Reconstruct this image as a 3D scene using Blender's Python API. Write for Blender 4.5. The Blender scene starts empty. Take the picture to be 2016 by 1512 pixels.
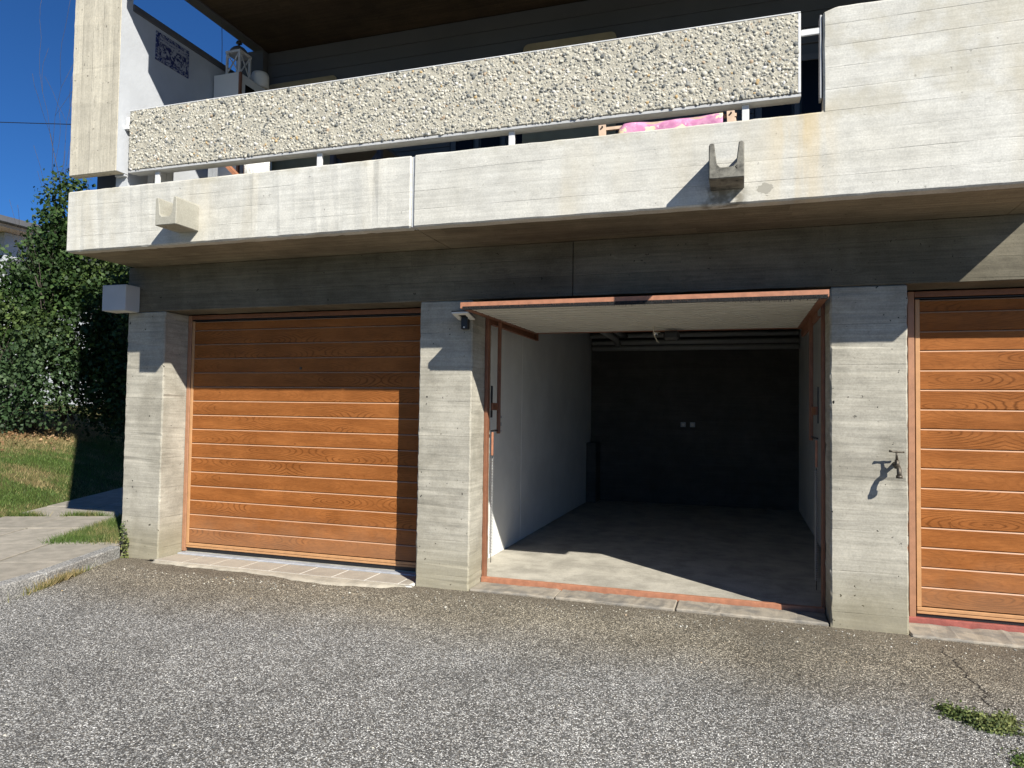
import bpy, bmesh, math, random
import numpy as np
from mathutils import Vector, Matrix
random.seed(7); rng = np.random.default_rng(7)
S = bpy.context.scene
COL = S.collection

# ------------------------------------------------------------------ camera
yaw, pitch, roll = -0.3126950658, 0.0356664814, 0.0141933262
fw = Vector((math.sin(yaw)*math.cos(pitch), math.cos(yaw)*math.cos(pitch), math.sin(pitch)))
rt = Vector((math.cos(yaw), -math.sin(yaw), 0)); up = rt.cross(fw)
r2 = rt*math.cos(roll) + up*math.sin(roll); u2 = -rt*math.sin(roll) + up*math.cos(roll)
cd = bpy.data.cameras.new('camera'); cam = bpy.data.objects.new('camera', cd); COL.objects.link(cam)
m = Matrix((r2, u2, -fw)).transposed().to_4x4(); m.translation = Vector((0, -5.1131, 1.55)); cam.matrix_world = m
cd.sensor_width = 36; cd.lens = 1392.155/2016*36; cd.clip_end = 3000; cd.clip_start = 0.05
S.camera = cam

# ------------------------------------------------------------------ light
K = 1.143                                   # sun travels along (-K, 1, -K)
sd = bpy.data.lights.new('sun', 'SUN'); sun = bpy.data.objects.new('sun', sd); COL.objects.link(sun)
sd.energy = 5.0; sd.angle = math.radians(0.5); sd.color = (1.0, 0.962, 0.88)
sun.rotation_euler = Vector((-K, 1, -K)).to_track_quat('-Z', 'Y').to_euler()
sun.location = (8, -10, 12)
W = bpy.data.worlds.new('World'); S.world = W; W.use_nodes = True
wn = W.node_tree; sky = wn.nodes.new('ShaderNodeTexSky'); sky.sky_type = 'NISHITA'; sky.sun_disc = False
sky.sun_elevation = math.atan(K/math.hypot(K, 1)); sky.sun_rotation = math.atan2(K, -1)
sky.air_density = 1.0; sky.dust_density = 0.0; sky.ozone_density = 5.0; sky.altitude = 1500
bg = wn.nodes['Background']; bg.inputs[1].default_value = 0.05
tn = wn.nodes.new('ShaderNodeMix'); tn.data_type = 'RGBA'; tn.blend_type = 'MULTIPLY'; tn.inputs[0].default_value = 1.0   # clear deep-blue alpine sky
tn.inputs[7].default_value = (0.35, 0.75, 1.16, 1); wn.links.new(sky.outputs[0], tn.inputs[6]); wn.links.new(tn.outputs[2], bg.inputs[0])
S.view_settings.view_transform = 'Standard'; S.view_settings.look = 'None'
S.view_settings.exposure = 0.74; S.view_settings.gamma = 1.0; S.view_settings.use_curve_mapping = False
S.render.engine = 'CYCLES'
S.cycles.max_bounces = 8; S.cycles.diffuse_bounces = 3

# ------------------------------------------------------------------ helpers
ORG = {}
def tag(o, label=None, cat=None, group=None, kind=None):
    if label: o['label'] = label
    if cat: o['category'] = cat
    if group: o['group'] = group
    if kind: o['kind'] = kind
    return o
def world_loc(p):
    v = Vector((0, 0, 0))
    while p is not None:
        v += Vector(p.location); p = p.parent
    return v
def empty(name, loc, label=None, cat=None, group=None, parent=None):
    o = bpy.data.objects.new(name, None); COL.objects.link(o); o.empty_display_size = .1
    if parent is not None:
        o.parent = parent; loc = Vector(loc) - world_loc(parent)
    o.location = loc
    return tag(o, label, cat, group)
def link(name, me, mat, parent=None, loc=None, kind=None):
    if mat is not None and len(me.materials) == 0: me.materials.append(mat)
    o = bpy.data.objects.new(name, me); COL.objects.link(o)
    if parent is not None: o.parent = parent
    if loc is not None: o.location = Vector(loc) - (world_loc(parent) if parent is not None else Vector((0, 0, 0)))
    if kind: o['kind'] = kind
    return o

class MB:
    """collects shapes given in world coordinates and links them as one mesh object"""
    def __init__(s): s.bm = bmesh.new()
    def _merge(s, b):
        me = bpy.data.meshes.new('t'); b.to_mesh(me); s.bm.from_mesh(me); bpy.data.meshes.remove(me); b.free()
    def box(s, x0, x1, y0, y1, z0, z1, bev=0.0, seg=1):
        b = bmesh.new(); bmesh.ops.create_cube(b, size=1)
        for v in b.verts: v.co = Vector(((x0+x1)/2+v.co.x*(x1-x0), (y0+y1)/2+v.co.y*(y1-y0), (z0+z1)/2+v.co.z*(z1-z0)))
        if bev: bmesh.ops.bevel(b, geom=b.edges[:], offset=bev, segments=seg, affect='EDGES', clamp_overlap=True)
        s._merge(b); return s
    def bar(s, p0, p1, w, h, upv=(0, 0, 1)):
        p0, p1 = Vector(p0), Vector(p1); d = (p1-p0); L = d.length; d.normalize()
        a = d.cross(Vector(upv)); a.normalize(); c = a.cross(d)
        b = bmesh.new(); bmesh.ops.create_cube(b, size=1)
        for v in b.verts: q = v.co.copy(); v.co = p0 + d*(q.x+.5)*L + a*q.y*w + c*q.z*h
        s._merge(b); return s
    def tube(s, pts, rad, n=8, cap=True):
        pts = [Vector(p) for p in pts]; R = rad if isinstance(rad, (list, tuple)) else [rad]*len(pts)
        bm = s.bm; rings = []; prev = None
        for i, p in enumerate(pts):
            t = (pts[min(i+1, len(pts)-1)] - pts[max(i-1, 0)]).normalized()
            a = prev if prev is not None else (Vector((0, 0, 1)) if abs(t.z) < .9 else Vector((1, 0, 0)))
            a = (a - t*a.dot(t)).normalized(); prev = a; c = t.cross(a)
            rings.append([bm.verts.new(p + (a*math.cos(2*math.pi*k/n) + c*math.sin(2*math.pi*k/n))*R[i]) for k in range(n)])
        for i in range(len(rings)-1):
            for k in range(n):
                f = bm.faces.new((rings[i][k], rings[i][(k+1) % n], rings[i+1][(k+1) % n], rings[i+1][k])); f.smooth = True
        if cap: bm.faces.new(rings[0][::-1]); bm.faces.new(rings[-1])
        return s
    def prism(s, poly, axis, a, b, bev=0.0):
        """poly: list of 2D points; axis 'y' -> (x,z), 'x' -> (y,z), 'z' -> (x,y)"""
        def P(q, t): return {'y': (q[0], t, q[1]), 'x': (t, q[0], q[1]), 'z': (q[0], q[1], t)}[axis]
        bm = bmesh.new(); A = [bm.verts.new(P(q, a)) for q in poly]; B = [bm.verts.new(P(q, b)) for q in poly]
        bm.faces.new(A); bm.faces.new(B[::-1])
        for i in range(len(poly)): j = (i+1) % len(poly); bm.faces.new((A[j], A[i], B[i], B[j]))
        bmesh.ops.recalc_face_normals(bm, faces=bm.faces[:])
        if bev: bmesh.ops.bevel(bm, geom=bm.edges[:], offset=bev, segments=1, affect='EDGES', clamp_overlap=True)
        s._merge(bm); return s
    def rough(s, x0, x1, y0, y1, z0, z1, bev=.008, jit=.003, step=.05, seed=1):
        """a cast concrete block with slightly chipped, uneven arrises"""
        b = bmesh.new(); bmesh.ops.create_cube(b, size=1)
        for v in b.verts: v.co = Vector(((x0+x1)/2+v.co.x*(x1-x0), (y0+y1)/2+v.co.y*(y1-y0), (z0+z1)/2+v.co.z*(z1-z0)))
        s._rough_finish(b, bev, jit, step, seed); return s
    def _rough_finish(s, b, bev, jit, step, seed):
        bmesh.ops.bevel(b, geom=b.edges[:], offset=bev, segments=1, affect='EDGES', clamp_overlap=True)
        lo = Vector([min(v.co[i] for v in b.verts) for i in range(3)]); hi = Vector([max(v.co[i] for v in b.verts) for i in range(3)])
        rr = random.Random(seed)
        ax = max(range(3), key=lambda i: hi[i]-lo[i]); n = int((hi[ax]-lo[ax])/step)
        no = Vector((0, 0, 0)); no[ax] = 1
        for k in range(1, n):
            p = Vector((0, 0, 0)); p[ax] = lo[ax] + (hi[ax]-lo[ax])*k/n + rr.uniform(-.3, .3)*step
            bmesh.ops.bisect_plane(b, geom=b.verts[:]+b.edges[:]+b.faces[:], plane_co=p, plane_no=no)
        for v in b.verts:
            for i in range(3):
                if i != ax: v.co[i] += rr.uniform(-jit, jit)*(1.8 if rr.random() < .1 else .6)
        s._merge(b)
    def build(s, name, mat, parent=None, kind=None, origin=None, smooth=False):
        me = bpy.data.meshes.new(name); o = Vector(origin) if origin is not None else (world_loc(parent) if parent is not None else Vector((0, 0, 0)))
        for v in s.bm.verts: v.co -= o
        s.bm.to_mesh(me); s.bm.free()
        if smooth: me.polygons.foreach_set('use_smooth', [True]*len(me.polygons))
        return link(name, me, mat, parent, loc=o, kind=kind)

def np_mesh(name, verts, faces_flat, nper, mat, parent=None, kind=None, smooth=False):
    me = bpy.data.meshes.new(name); nv = len(verts); nf = len(faces_flat)//nper
    me.vertices.add(nv); me.vertices.foreach_set('co', np.asarray(verts, np.float32).ravel())
    me.loops.add(nf*nper); me.loops.foreach_set('vertex_index', np.asarray(faces_flat, np.int32))
    me.polygons.add(nf); me.polygons.foreach_set('loop_start', np.arange(nf, dtype=np.int32)*nper)
    if smooth: me.polygons.foreach_set('use_smooth', np.ones(nf, bool))
    me.update(calc_edges=True); me.validate()
    return link(name, me, mat, parent, kind=kind)

# ------------------------------------------------------------------ material helpers
class N:
    def __init__(s, name):
        s.m = bpy.data.materials.new(name); s.m.use_nodes = True; s.t = s.m.node_tree
        s.b = s.t.nodes['Principled BSDF']; s.geo = s.t.nodes.new('ShaderNodeNewGeometry')
    def n(s, kind): return s.t.nodes.new('ShaderNode'+kind)
    def put(s, sock, v):
        if isinstance(v, bpy.types.NodeSocket): s.t.links.new(v, sock)
        elif v is not None: sock.default_value = v
    def math(s, op, a, b=None, c=None, clamp=False):
        x = s.n('Math'); x.operation = op; x.use_clamp = clamp; s.put(x.inputs[0], a)
        if b is not None: s.put(x.inputs[1], b)
        if c is not None: s.put(x.inputs[2], c)
        return x.outputs[0]
    def sep(s, v): x = s.n('SeparateXYZ'); s.put(x.inputs[0], v); return x.outputs
    def comb(s, x_, y_, z_=0.0):
        x = s.n('CombineXYZ'); s.put(x.inputs[0], x_); s.put(x.inputs[1], y_); s.put(x.inputs[2], z_); return x.outputs[0]
    def noise(s, v, scale, detail=3.0, rough=.55, dist=0.0, out=0):
        x = s.n('TexNoise'); s.put(x.inputs['Vector'], v); x.inputs['Scale'].default_value = scale
        x.inputs['Detail'].default_value = detail; x.inputs['Roughness'].default_value = rough; x.inputs['Distortion'].default_value = dist
        return x.outputs[out]
    def wnoise(s, v): x = s.n('TexWhiteNoise'); x.noise_dimensions = '3D'; s.put(x.inputs['Vector'], v); return x.outputs['Value']
    def vor(s, v, scale, feat='F1', rnd=1.0):
        x = s.n('TexVoronoi'); x.feature = feat; s.put(x.inputs['Vector'], v); x.inputs['Scale'].default_value = scale
        x.inputs['Randomness'].default_value = rnd; return x.outputs
    def ss(s, v, a, b, lo=0.0, hi=1.0):
        x = s.n('MapRange'); x.interpolation_type = 'SMOOTHSTEP'; s.put(x.inputs['Value'], v)
        x.inputs['From Min'].default_value = a; x.inputs['From Max'].default_value = b
        x.inputs['To Min'].default_value = lo; x.inputs['To Max'].default_value = hi; return x.outputs[0]
    def mix(s, f, a, b, mode='MIX'):
        x = s.n('Mix'); x.data_type = 'RGBA'; x.blend_type = mode; s.put(x.inputs[0], f)
        for i, v in ((6, a), (7, b)):
            if isinstance(v, tuple) and len(v) == 3: v = v + (1,)
            s.put(x.inputs[i], v)
        return x.outputs[2]
    def mul(s, c, v):
        return s.mix(1.0, c, s.comb(v, v, v), 'MULTIPLY')
    def ramp(s, v, stops, interp='LINEAR'):
        x = s.n('ValToRGB'); s.put(x.inputs[0], v); r = x.color_ramp; r.interpolation = interp
        while len(r.elements) < len(stops): r.elements.new(.5)
        for e, (p, c) in zip(r.elements, stops): e.position = p; e.color = tuple(c)+(1,)
        return x.outputs[0]
    def bump(s, h, dist=.01, strength=1.0):
        x = s.n('Bump'); s.put(x.inputs['Height'], h); x.inputs['Distance'].default_value = dist; x.inputs['Strength'].default_value = strength
        s.t.links.new(x.outputs[0], s.b.inputs['Normal'])
    def done(s, col, rough=.8, spec=None, metal=None):
        s.put(s.b.inputs['Base Color'], col if not (isinstance(col, tuple) and len(col) == 3) else col+(1,)); s.put(s.b.inputs['Roughness'], rough)
        if spec is not None: s.b.inputs['Specular IOR Level'].default_value = spec
        if metal is not None: s.b.inputs['Metallic'].default_value = metal
        return s.m

def plain(name, col, rough=.6, var=.12, scale=12, bump=.0, metal=None, spec=None):
    q = N(name); P = q.geo.outputs['Position']
    nz = q.noise(P, scale, 4); c = q.mul(col, q.ss(nz, .25, .75, 1-var, 1+var))
    if bump: q.bump(q.noise(P, scale*6, 3), bump)
    return q.done(c, rough, spec, metal)

def concrete(name, base, dark, axes=('z', 'x'), h=.13, boardvar=.10, pores=.5, stain=.5, grain=.35, dirt=0.0, length=2.3, relief=1.0, blotch=1.1, extra=None, knotty=0.0, poresize=.22):
    """board-marked concrete: axes = (across the boards, along the boards)"""
    q = N(name); X = dict(zip('xyz', q.sep(q.geo.outputs['Position'])))
    bq = X[axes[0]]; al = X[axes[1]] if axes[1] != 'xy' else q.math('ADD', X['x'], q.math('MULTIPLY', X['y'], 1.7))
    P = q.geo.outputs['Position']
    wob = q.noise(q.comb(q.math('MULTIPLY', al, .6), 3.0, 0.0), 1.0, 2)
    bz = q.math('ADD', bq, q.math('MULTIPLY', wob, .03))
    t = q.math('DIVIDE', bz, h); idx = q.math('FLOOR', t); fr = q.math('SUBTRACT', t, idx)
    r1 = q.wnoise(q.comb(idx, 1.3, .2)); la = q.math('DIVIDE', q.math('ADD', al, q.math('MULTIPLY', r1, 5.0)), length); ia = q.math('FLOOR', la)
    r2_ = q.wnoise(q.comb(idx, ia, 4.1))
    edge = q.math('MULTIPLY', q.math('MINIMUM', fr, q.math('SUBTRACT', 1.0, fr)), h)
    msk = q.ss(q.noise(q.comb(q.math('MULTIPLY', al, 1.3), q.math('MULTIPLY', idx, 3.7)), 1.4, 3), .42, .60)
    lw = q.noise(P, 60, 2)
    line = q.math('MULTIPLY', q.ss(q.math('ADD', edge, q.math('MULTIPLY', q.math('SUBTRACT', lw, .5), .006)), .0005, .0040, 1.0, 0.0), msk)
    fla = q.math('SUBTRACT', la, ia); ebutt = q.math('MULTIPLY', q.math('MINIMUM', fla, q.math('SUBTRACT', 1.0, fla)), length)
    butt = q.math('MULTIPLY', q.ss(ebutt, .001, .0030, 1.0, 0.0), .16)
    # wood grain pressed into the face, bent round knots
    kv = q.comb(q.math('MULTIPLY', al, 1.0), q.math('MULTIPLY', bq, 4.0), q.math('MULTIPLY', r2_, 9.0))
    kn = q.vor(kv, 1.9+.9*knotty); kd = kn[0]
    ring = q.ss(kd, .03, .30, 1.0, 0.0)
    gv = q.comb(q.math('MULTIPLY', al, 1.6), q.math('ADD', q.math('MULTIPLY', bq, 42.0), q.math('MULTIPLY', ring, 5.0+4.0*knotty)), q.math('MULTIPLY', r2_, 30.0))
    g = q.noise(gv, 1.0, 5, .65)
    g2 = q.noise(q.comb(q.math('MULTIPLY', al, 5.0), q.math('MULTIPLY', bq, 130.0), 2.0), 1.0, 3, .6)
    knot = q.ss(kd, .012, .045, 1.0, 0.0)
    bl = q.noise(P, blotch, 5, .6, .4); bl2 = q.noise(P, 7.0, 5, .7); spk = q.noise(P, 90.0, 3, .7)
    c = q.mix(q.ss(bl, .35, .72, 0.0, stain), base, dark)
    f = q.math('ADD', 1.0-boardvar, q.math('MULTIPLY', r2_, 2*boardvar))
    f = q.math('MULTIPLY', f, q.ss(g, .25, .75, 1-grain*.42, 1+grain*.32)); f = q.math('MULTIPLY', f, q.ss(g2, .3, .7, 1-grain*.15, 1+grain*.15))
    f = q.math('MULTIPLY', f, q.ss(bl2, .3, .75, 1.06, .86)); f = q.math('MULTIPLY', f, q.ss(spk, .3, .75, 1.07, .86))
    f = q.math('MULTIPLY', f, q.math('SUBTRACT', 1.0, q.math('MULTIPLY', line, .26))); f = q.math('MULTIPLY', f, q.math('SUBTRACT', 1.0, q.math('MULTIPLY', butt, .5)))
    f = q.math('MULTIPLY', f, q.math('SUBTRACT', 1.0, q.math('MULTIPLY', knot, .16)))
    # blow holes
    v1 = q.vor(q.mix(.05, P, q.noise(P, 40, 2, out=1)), 24.0); pm = q.ss(q.noise(P, 2.3, 3), .36, .50)
    szr = q.math('MULTIPLY', q.math('POWER', q.sep(v1[1])[0], 3.0), poresize); pore = q.math('MULTIPLY', q.ss(q.math('SUBTRACT', v1[0], szr), -.035, .0, 1.0, 0.0), pm)
    v2 = q.vor(P, 60.0); pore2 = q.math('MULTIPLY', q.ss(v2[0], .10, .20, 1.0, 0.0), q.ss(q.sep(v2[1])[1], .6, .75))
    pr = q.math('MAXIMUM', pore, q.math('MULTIPLY', pore2, .35))
    f = q.math('MULTIPLY', f, q.math('SUBTRACT', 1.0, q.math('MULTIPLY', pr, pores)))
    c = q.mul(c, f)
    if dirt:                                              # splash dirt and algae low on the wall
        hz = q.math('ADD', X['z'], q.math('MULTIPLY', q.math('SUBTRACT', bl2, .5), .35))
        c = q.mix(q.ss(hz, .22, .62, dirt, 0.0), c, q.mul((.24, .21, .125), q.ss(bl2, .3, .7, .8, 1.15)))
    if extra: c = extra(q, X, c)
    hgt = q.math('ADD', q.math('MULTIPLY', r2_, .10*relief), q.math('MULTIPLY', g, .22*relief))
    hgt = q.math('SUBTRACT', hgt, q.math('MULTIPLY', line, .42*relief)); hgt = q.math('SUBTRACT', hgt, q.math('MULTIPLY', pr, .8))
    hgt = q.math('ADD', hgt, q.math('MULTIPLY', q.noise(P, 160, 2), .10))
    q.bump(hgt, .0035)
    return q.done(c, .85, .25)

def fascia_stain(q, X, c):
    # ochre run-off under the corner of the high parapet, thin vertical streaks elsewhere
    nz = q.noise(q.comb(q.math('MULTIPLY', X['x'], 9.0), q.math('MULTIPLY', X['z'], 1.2)), 1.0, 4)
    gx = q.ss(q.math('ABSOLUTE', q.math('SUBTRACT', X['x'], .33)), .02, .26, 1.0, 0.0)
    gz = q.ss(X['z'], 2.85, 3.32, .5, 1.0); top = q.ss(X['z'], 3.33, 3.40, 1.0, 0.0)
    mk = q.math('MULTIPLY', q.math('MULTIPLY', gx, gz), q.math('MULTIPLY', top, q.ss(nz, .30, .6)))
    c = q.mix(q.math('MULTIPLY', mk, .62), c, (.56, .42, .20))
    st = q.noise(q.comb(q.math('MULTIPLY', X['x'], 2.2), q.math('MULTIPLY', X['z'], .45), 5.0), 1.0, 4)
    c = q.mix(q.ss(st, .52, .72, 0.0, .30), c, (.50, .43, .29))
    P = q.geo.outputs['Position']; wb = q.math('MULTIPLY', q.math('SUBTRACT', q.noise(P, 28, 3), .5), .07)
    dx = q.math('SUBTRACT', X['x'], .135); dz = q.math('MULTIPLY', q.math('SUBTRACT', X['z'], 2.882), 1.25)
    rr_ = q.math('ADD', q.math('SQRT', q.math('ADD', q.math('MULTIPLY', dx, dx), q.math('MULTIPLY', dz, dz))), wb)
    c = q.mix(q.ss(rr_, .040, .046, .85, 0.0), c, (.30, .285, .24))                     # patch of newer mortar
    sg = q.math('MULTIPLY', q.ss(q.math('ABSOLUTE', q.math('ADD', X['x'], .10)), .08, .17, 1.0, 0.0), q.ss(q.math('ADD', X['z'], wb), 2.90, 2.94, 1.0, 0.0))
    c = q.mix(q.math('MULTIPLY', sg, q.ss(q.noise(P, 14, 4), .35, .65)), c, (.22, .20, .16)) # soot under the spout
    up_ = q.math('MULTIPLY', q.ss(q.math('ADD', X['z'], q.math('MULTIPLY', wb, 1.6)), 3.24, 3.31), q.ss(q.noise(P, 5, 4), .45, .65))
    return q.mix(q.math('MULTIPLY', up_, .35), c, (.36, .32, .22))

MAT = {}
MAT['fascia'] = concrete('fascia_concrete', (.565, .553, .502), (.475, .453, .385), h=.128, boardvar=.022, pores=.30, poresize=.15, stain=.5, grain=.26, relief=.9, extra=fascia_stain)
MAT['pillar'] = concrete('pillar_concrete', (.405, .380, .315), (.262, .243, .195), axes=('z', 'xy'), h=.27, boardvar=.05, pores=.95, stain=.85, grain=.40, dirt=.5, relief=1.0, blotch=2.2, knotty=1.0)
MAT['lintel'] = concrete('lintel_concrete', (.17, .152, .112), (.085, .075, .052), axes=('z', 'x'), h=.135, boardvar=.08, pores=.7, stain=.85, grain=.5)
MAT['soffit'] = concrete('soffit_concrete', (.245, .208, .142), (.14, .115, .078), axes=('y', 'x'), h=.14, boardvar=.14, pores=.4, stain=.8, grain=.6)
MAT['column'] = concrete('column_concrete', (.52, .475, .375), (.41, .385, .32), axes=('x', 'z'), h=.11, boardvar=.06, pores=.6, stain=.5, grain=.34, length=9)
MAT['spout'] = concrete('spout_concrete', (.47, .455, .39), (.30, .28, .22), pores=.9, stain=.6, grain=.1, h=.9)
MAT['spout_dark'] = concrete('spout_weathered', (.24, .228, .19), (.055, .052, .045), pores=.9, stain=1.0, grain=.1, h=.9, blotch=11)
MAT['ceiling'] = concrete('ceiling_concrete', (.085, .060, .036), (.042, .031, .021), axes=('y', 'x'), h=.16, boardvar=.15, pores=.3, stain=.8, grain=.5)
MAT['slabfloor'] = concrete('garage_floor_concrete', (.44, .41, .345), (.29, .27, .225), axes=('y', 'x'), h=9, boardvar=.0, pores=.25, stain=.8, grain=.18, blotch=3.5)
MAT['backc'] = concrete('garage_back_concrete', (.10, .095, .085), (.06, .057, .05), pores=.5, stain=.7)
MAT['white'] = plain('white_render', (.44, .455, .475), .9, .05, 5, .002)
MAT['white_in'] = plain('garage_plaster', (.70, .69, .65), .92, .07, 2.5, .0015)
MAT['grey_wall'] = plain('dark_grey_siding', (.085, .088, .09), .8, .10, 2)
MAT['coping'] = plain('coping_metal', (.10, .10, .105), .6, .1, 8)
MAT['galv'] = plain('grey_steel', (.45, .45, .44), .6, .10, 20)
MAT['whitemetal'] = plain('white_painted_metal', (.62, .62, .61), .45, .04, 20)
MAT['brown'] = plain('brown_frame_paint', (.20, .082, .042), .5, .14, 14)
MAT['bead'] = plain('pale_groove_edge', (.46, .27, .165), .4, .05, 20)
MAT['orange'] = plain('rust_orange_paint', (.37, .160, .088), .6, .16, 22, .001)
MAT['leafframe'] = plain('tan_door_frame', (.46, .245, .11), .48, .08, 18)
MAT['tanframe'] = plain('tan_outer_frame', (.33, .165, .092), .5, .12, 16)
MAT['redsill'] = plain('red_oxide_paint', (.30, .085, .065), .6, .2, 20, .001)
MAT['black'] = plain('black_plastic', (.012, .012, .013), .45, .1, 20)
MAT['blackseal'] = plain('black_brush_seal', (.010, .010, .010), .9, .3, 90)
MAT['cream'] = plain('cream_panel_back', (.56, .54, .475), .55, .05, 6)
MAT['lampwhite'] = plain('lamp_diffuser', (.72, .70, .64), .4, .03, 10)
MAT['zinc'] = plain('zinc_strip', (.40, .42, .45), .5, .15, 16, metal=.2)
MAT['brass'] = plain('aged_brass', (.085, .072, .055), .5, .4, 60, metal=.6)
MAT['chrome'] = plain('chrome', (.7, .7, .7), .15, .03, 30, metal=1.0)
MAT['cord'] = plain('cream_cord', (.66, .60, .46), .8, .05, 30)
MAT['beige'] = plain('beige_board', (.34, .27, .15), .8, .10, 8)
MAT['timber'] = plain('pale_timber', (.62, .47, .36), .6, .12, 20)
MAT['dkwin'] = plain('window_glass', (.006, .007, .008), .25, .05, 5, spec=.12)
MAT['winframe'] = plain('window_frame', (.10, .10, .10), .6, .05, 5)
MAT['cloth'] = plain('white_cloth', (.72, .72, .69), .9, .06, 9, .01)
MAT['pipe'] = plain('grey_pipe', (.33, .33, .31), .6, .06, 9)
MAT['mortar'] = plain('mortar_fillet', (.35, .315, .25), .95, .22, 10, .006)
MAT['spring'] = plain('spring_steel', (.42, .42, .41), .35, .1, 30, metal=.7)

def mat_wood():
    q = N('golden_oak_laminate'); tc = q.n('TexCoord'); oi = q.n('ObjectInfo')
    X = q.sep(tc.outputs['Object']); rnd = oi.outputs['Random']
    x = q.math('ADD', X[0], q.math('MULTIPLY', rnd, 7.3)); z = X[2]
    w = q.noise(q.comb(q.math('MULTIPLY', x, 1.6), q.math('MULTIPLY', z, 7.0), q.math('MULTIPLY', rnd, 40.0)), 1.0, 3)
    w2 = q.noise(q.comb(q.math('MULTIPLY', x, 7.0), q.math('MULTIPLY', z, 22.0), 1.0), 1.0, 3)
    per = .83
    u = q.math('SUBTRACT', q.math('MODULO', q.math('ADD', x, 50.0), per), per*.5)
    off = q.math('MULTIPLY', q.math('SUBTRACT', q.wnoise(q.comb(q.math('FLOOR', q.math('DIVIDE', x, per)), q.math('MULTIPLY', rnd, 99.0), 0.0)), .5), .15)
    zz = q.math('MULTIPLY', q.math('ADD', z, off), 1.0)
    r = q.math('SQRT', q.math('ADD', q.math('POWER', q.math('MULTIPLY', u, .20), 2.0), q.math('POWER', zz, 2.0)))
    r = q.math('ADD', r, q.math('MULTIPLY', q.math('SUBTRACT', w, .5), .045)); r = q.math('ADD', r, q.math('MULTIPLY', q.math('SUBTRACT', w2, .5), .008))
    ph = q.math('FRACT', q.math('MULTIPLY', r, 78.0))
    ringl = q.math('MULTIPLY', q.ss(q.math('ABSOLUTE', q.math('SUBTRACT', ph, .5)), .0, .24, 1.0, 0.0), q.ss(q.wnoise(q.comb(q.math('FLOOR', q.math('DIVIDE', x, per)), q.math('MULTIPLY', rnd, 31.0), 2.0)), .35, .75, .30, 1.0))
    fib = q.noise(q.comb(q.math('MULTIPLY', x, 14.0), q.math('MULTIPLY', z, 330.0), rnd), 1.0, 4, .7)
    sm = q.noise(q.comb(q.math('MULTIPLY', x, 2.0), q.math('MULTIPLY', z, 12.0), 3.0), 1.0, 3)
    c = q.mix(q.ss(sm, .3, .7), (.330, .120, .033), (.255, .088, .023))
    c = q.mix(q.math('MULTIPLY', ringl, q.ss(q.noise(q.comb(x, q.math('MULTIPLY', z, 4.0), 8.0), 2.2, 2), .3, .65, .30, .95)), c, (.150, .050, .012))
    c = q.mul(c, q.ss(fib, .25, .75, .72, 1.22))
    kv = q.vor(q.comb(q.math('MULTIPLY', x, 1.0), q.math('MULTIPLY', z, 1.3), rnd), 5.0); c = q.mix(q.ss(kv[0], .02, .07, .75, 0.0), c, (.13, .045, .015))
    f = q.math('ADD', .95, q.math('MULTIPLY', rnd, .1)); c = q.mul(c, f)
    q.bump(q.math('ADD', q.math('MULTIPLY', fib, .3), q.math('MULTIPLY', ringl, -.3)), .0007)
    wear = q.ss(q.noise(q.geo.outputs['Position'], 3.0, 5, .65), .35, .75, .90, 1.08); c = q.mul(c, wear)
    dust = q.math('MULTIPLY', q.ss(q.math('ADD', q.sep(q.geo.outputs['Position'])[2], q.math('MULTIPLY', q.noise(q.geo.outputs['Position'], 5, 4), .35)), .38, .85, 1.0, 0.0), .22)
    c = q.mix(dust, c, (.30, .24, .17))
    return q.done(c, q.ss(q.noise(q.geo.outputs['Position'], 12, 4), .3, .7, .45, .65), .10)
MAT['wood'] = mat_wood()

def mat_pebble():
    q = N('washed_pebbles'); oi = q.n('ObjectInfo')
    rr = q.math('FRACT', q.math('ADD', q.geo.outputs['Random Per Island'], q.math('MULTIPLY', oi.outputs['Random'], 3.7)))
    c = q.ramp(rr, [(0, (.45, .43, .36)), (.20, (.51, .485, .41)), (.38, (.31, .30, .26)), (.54, (.48, .45, .38)), (.64, (.24, .24, .22)), (.76, (.52, .48, .39)), (.84, (.13, .135, .13)), (.925, (.38, .29, .20)), (.945, (.58, .56, .52)), (.985, (.42, .30, .15))], 'CONSTANT')
    c = q.mul(c, q.ss(q.noise(q.geo.outputs['Position'], 90, 4), .3, .7, .85, 1.12))
    return q.done(c, .7, .3)
MAT['pebble'] = mat_pebble()
MAT['bind'] = plain('cream_binder', (.43, .40, .32), .95, .22, 30, .004)

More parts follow.
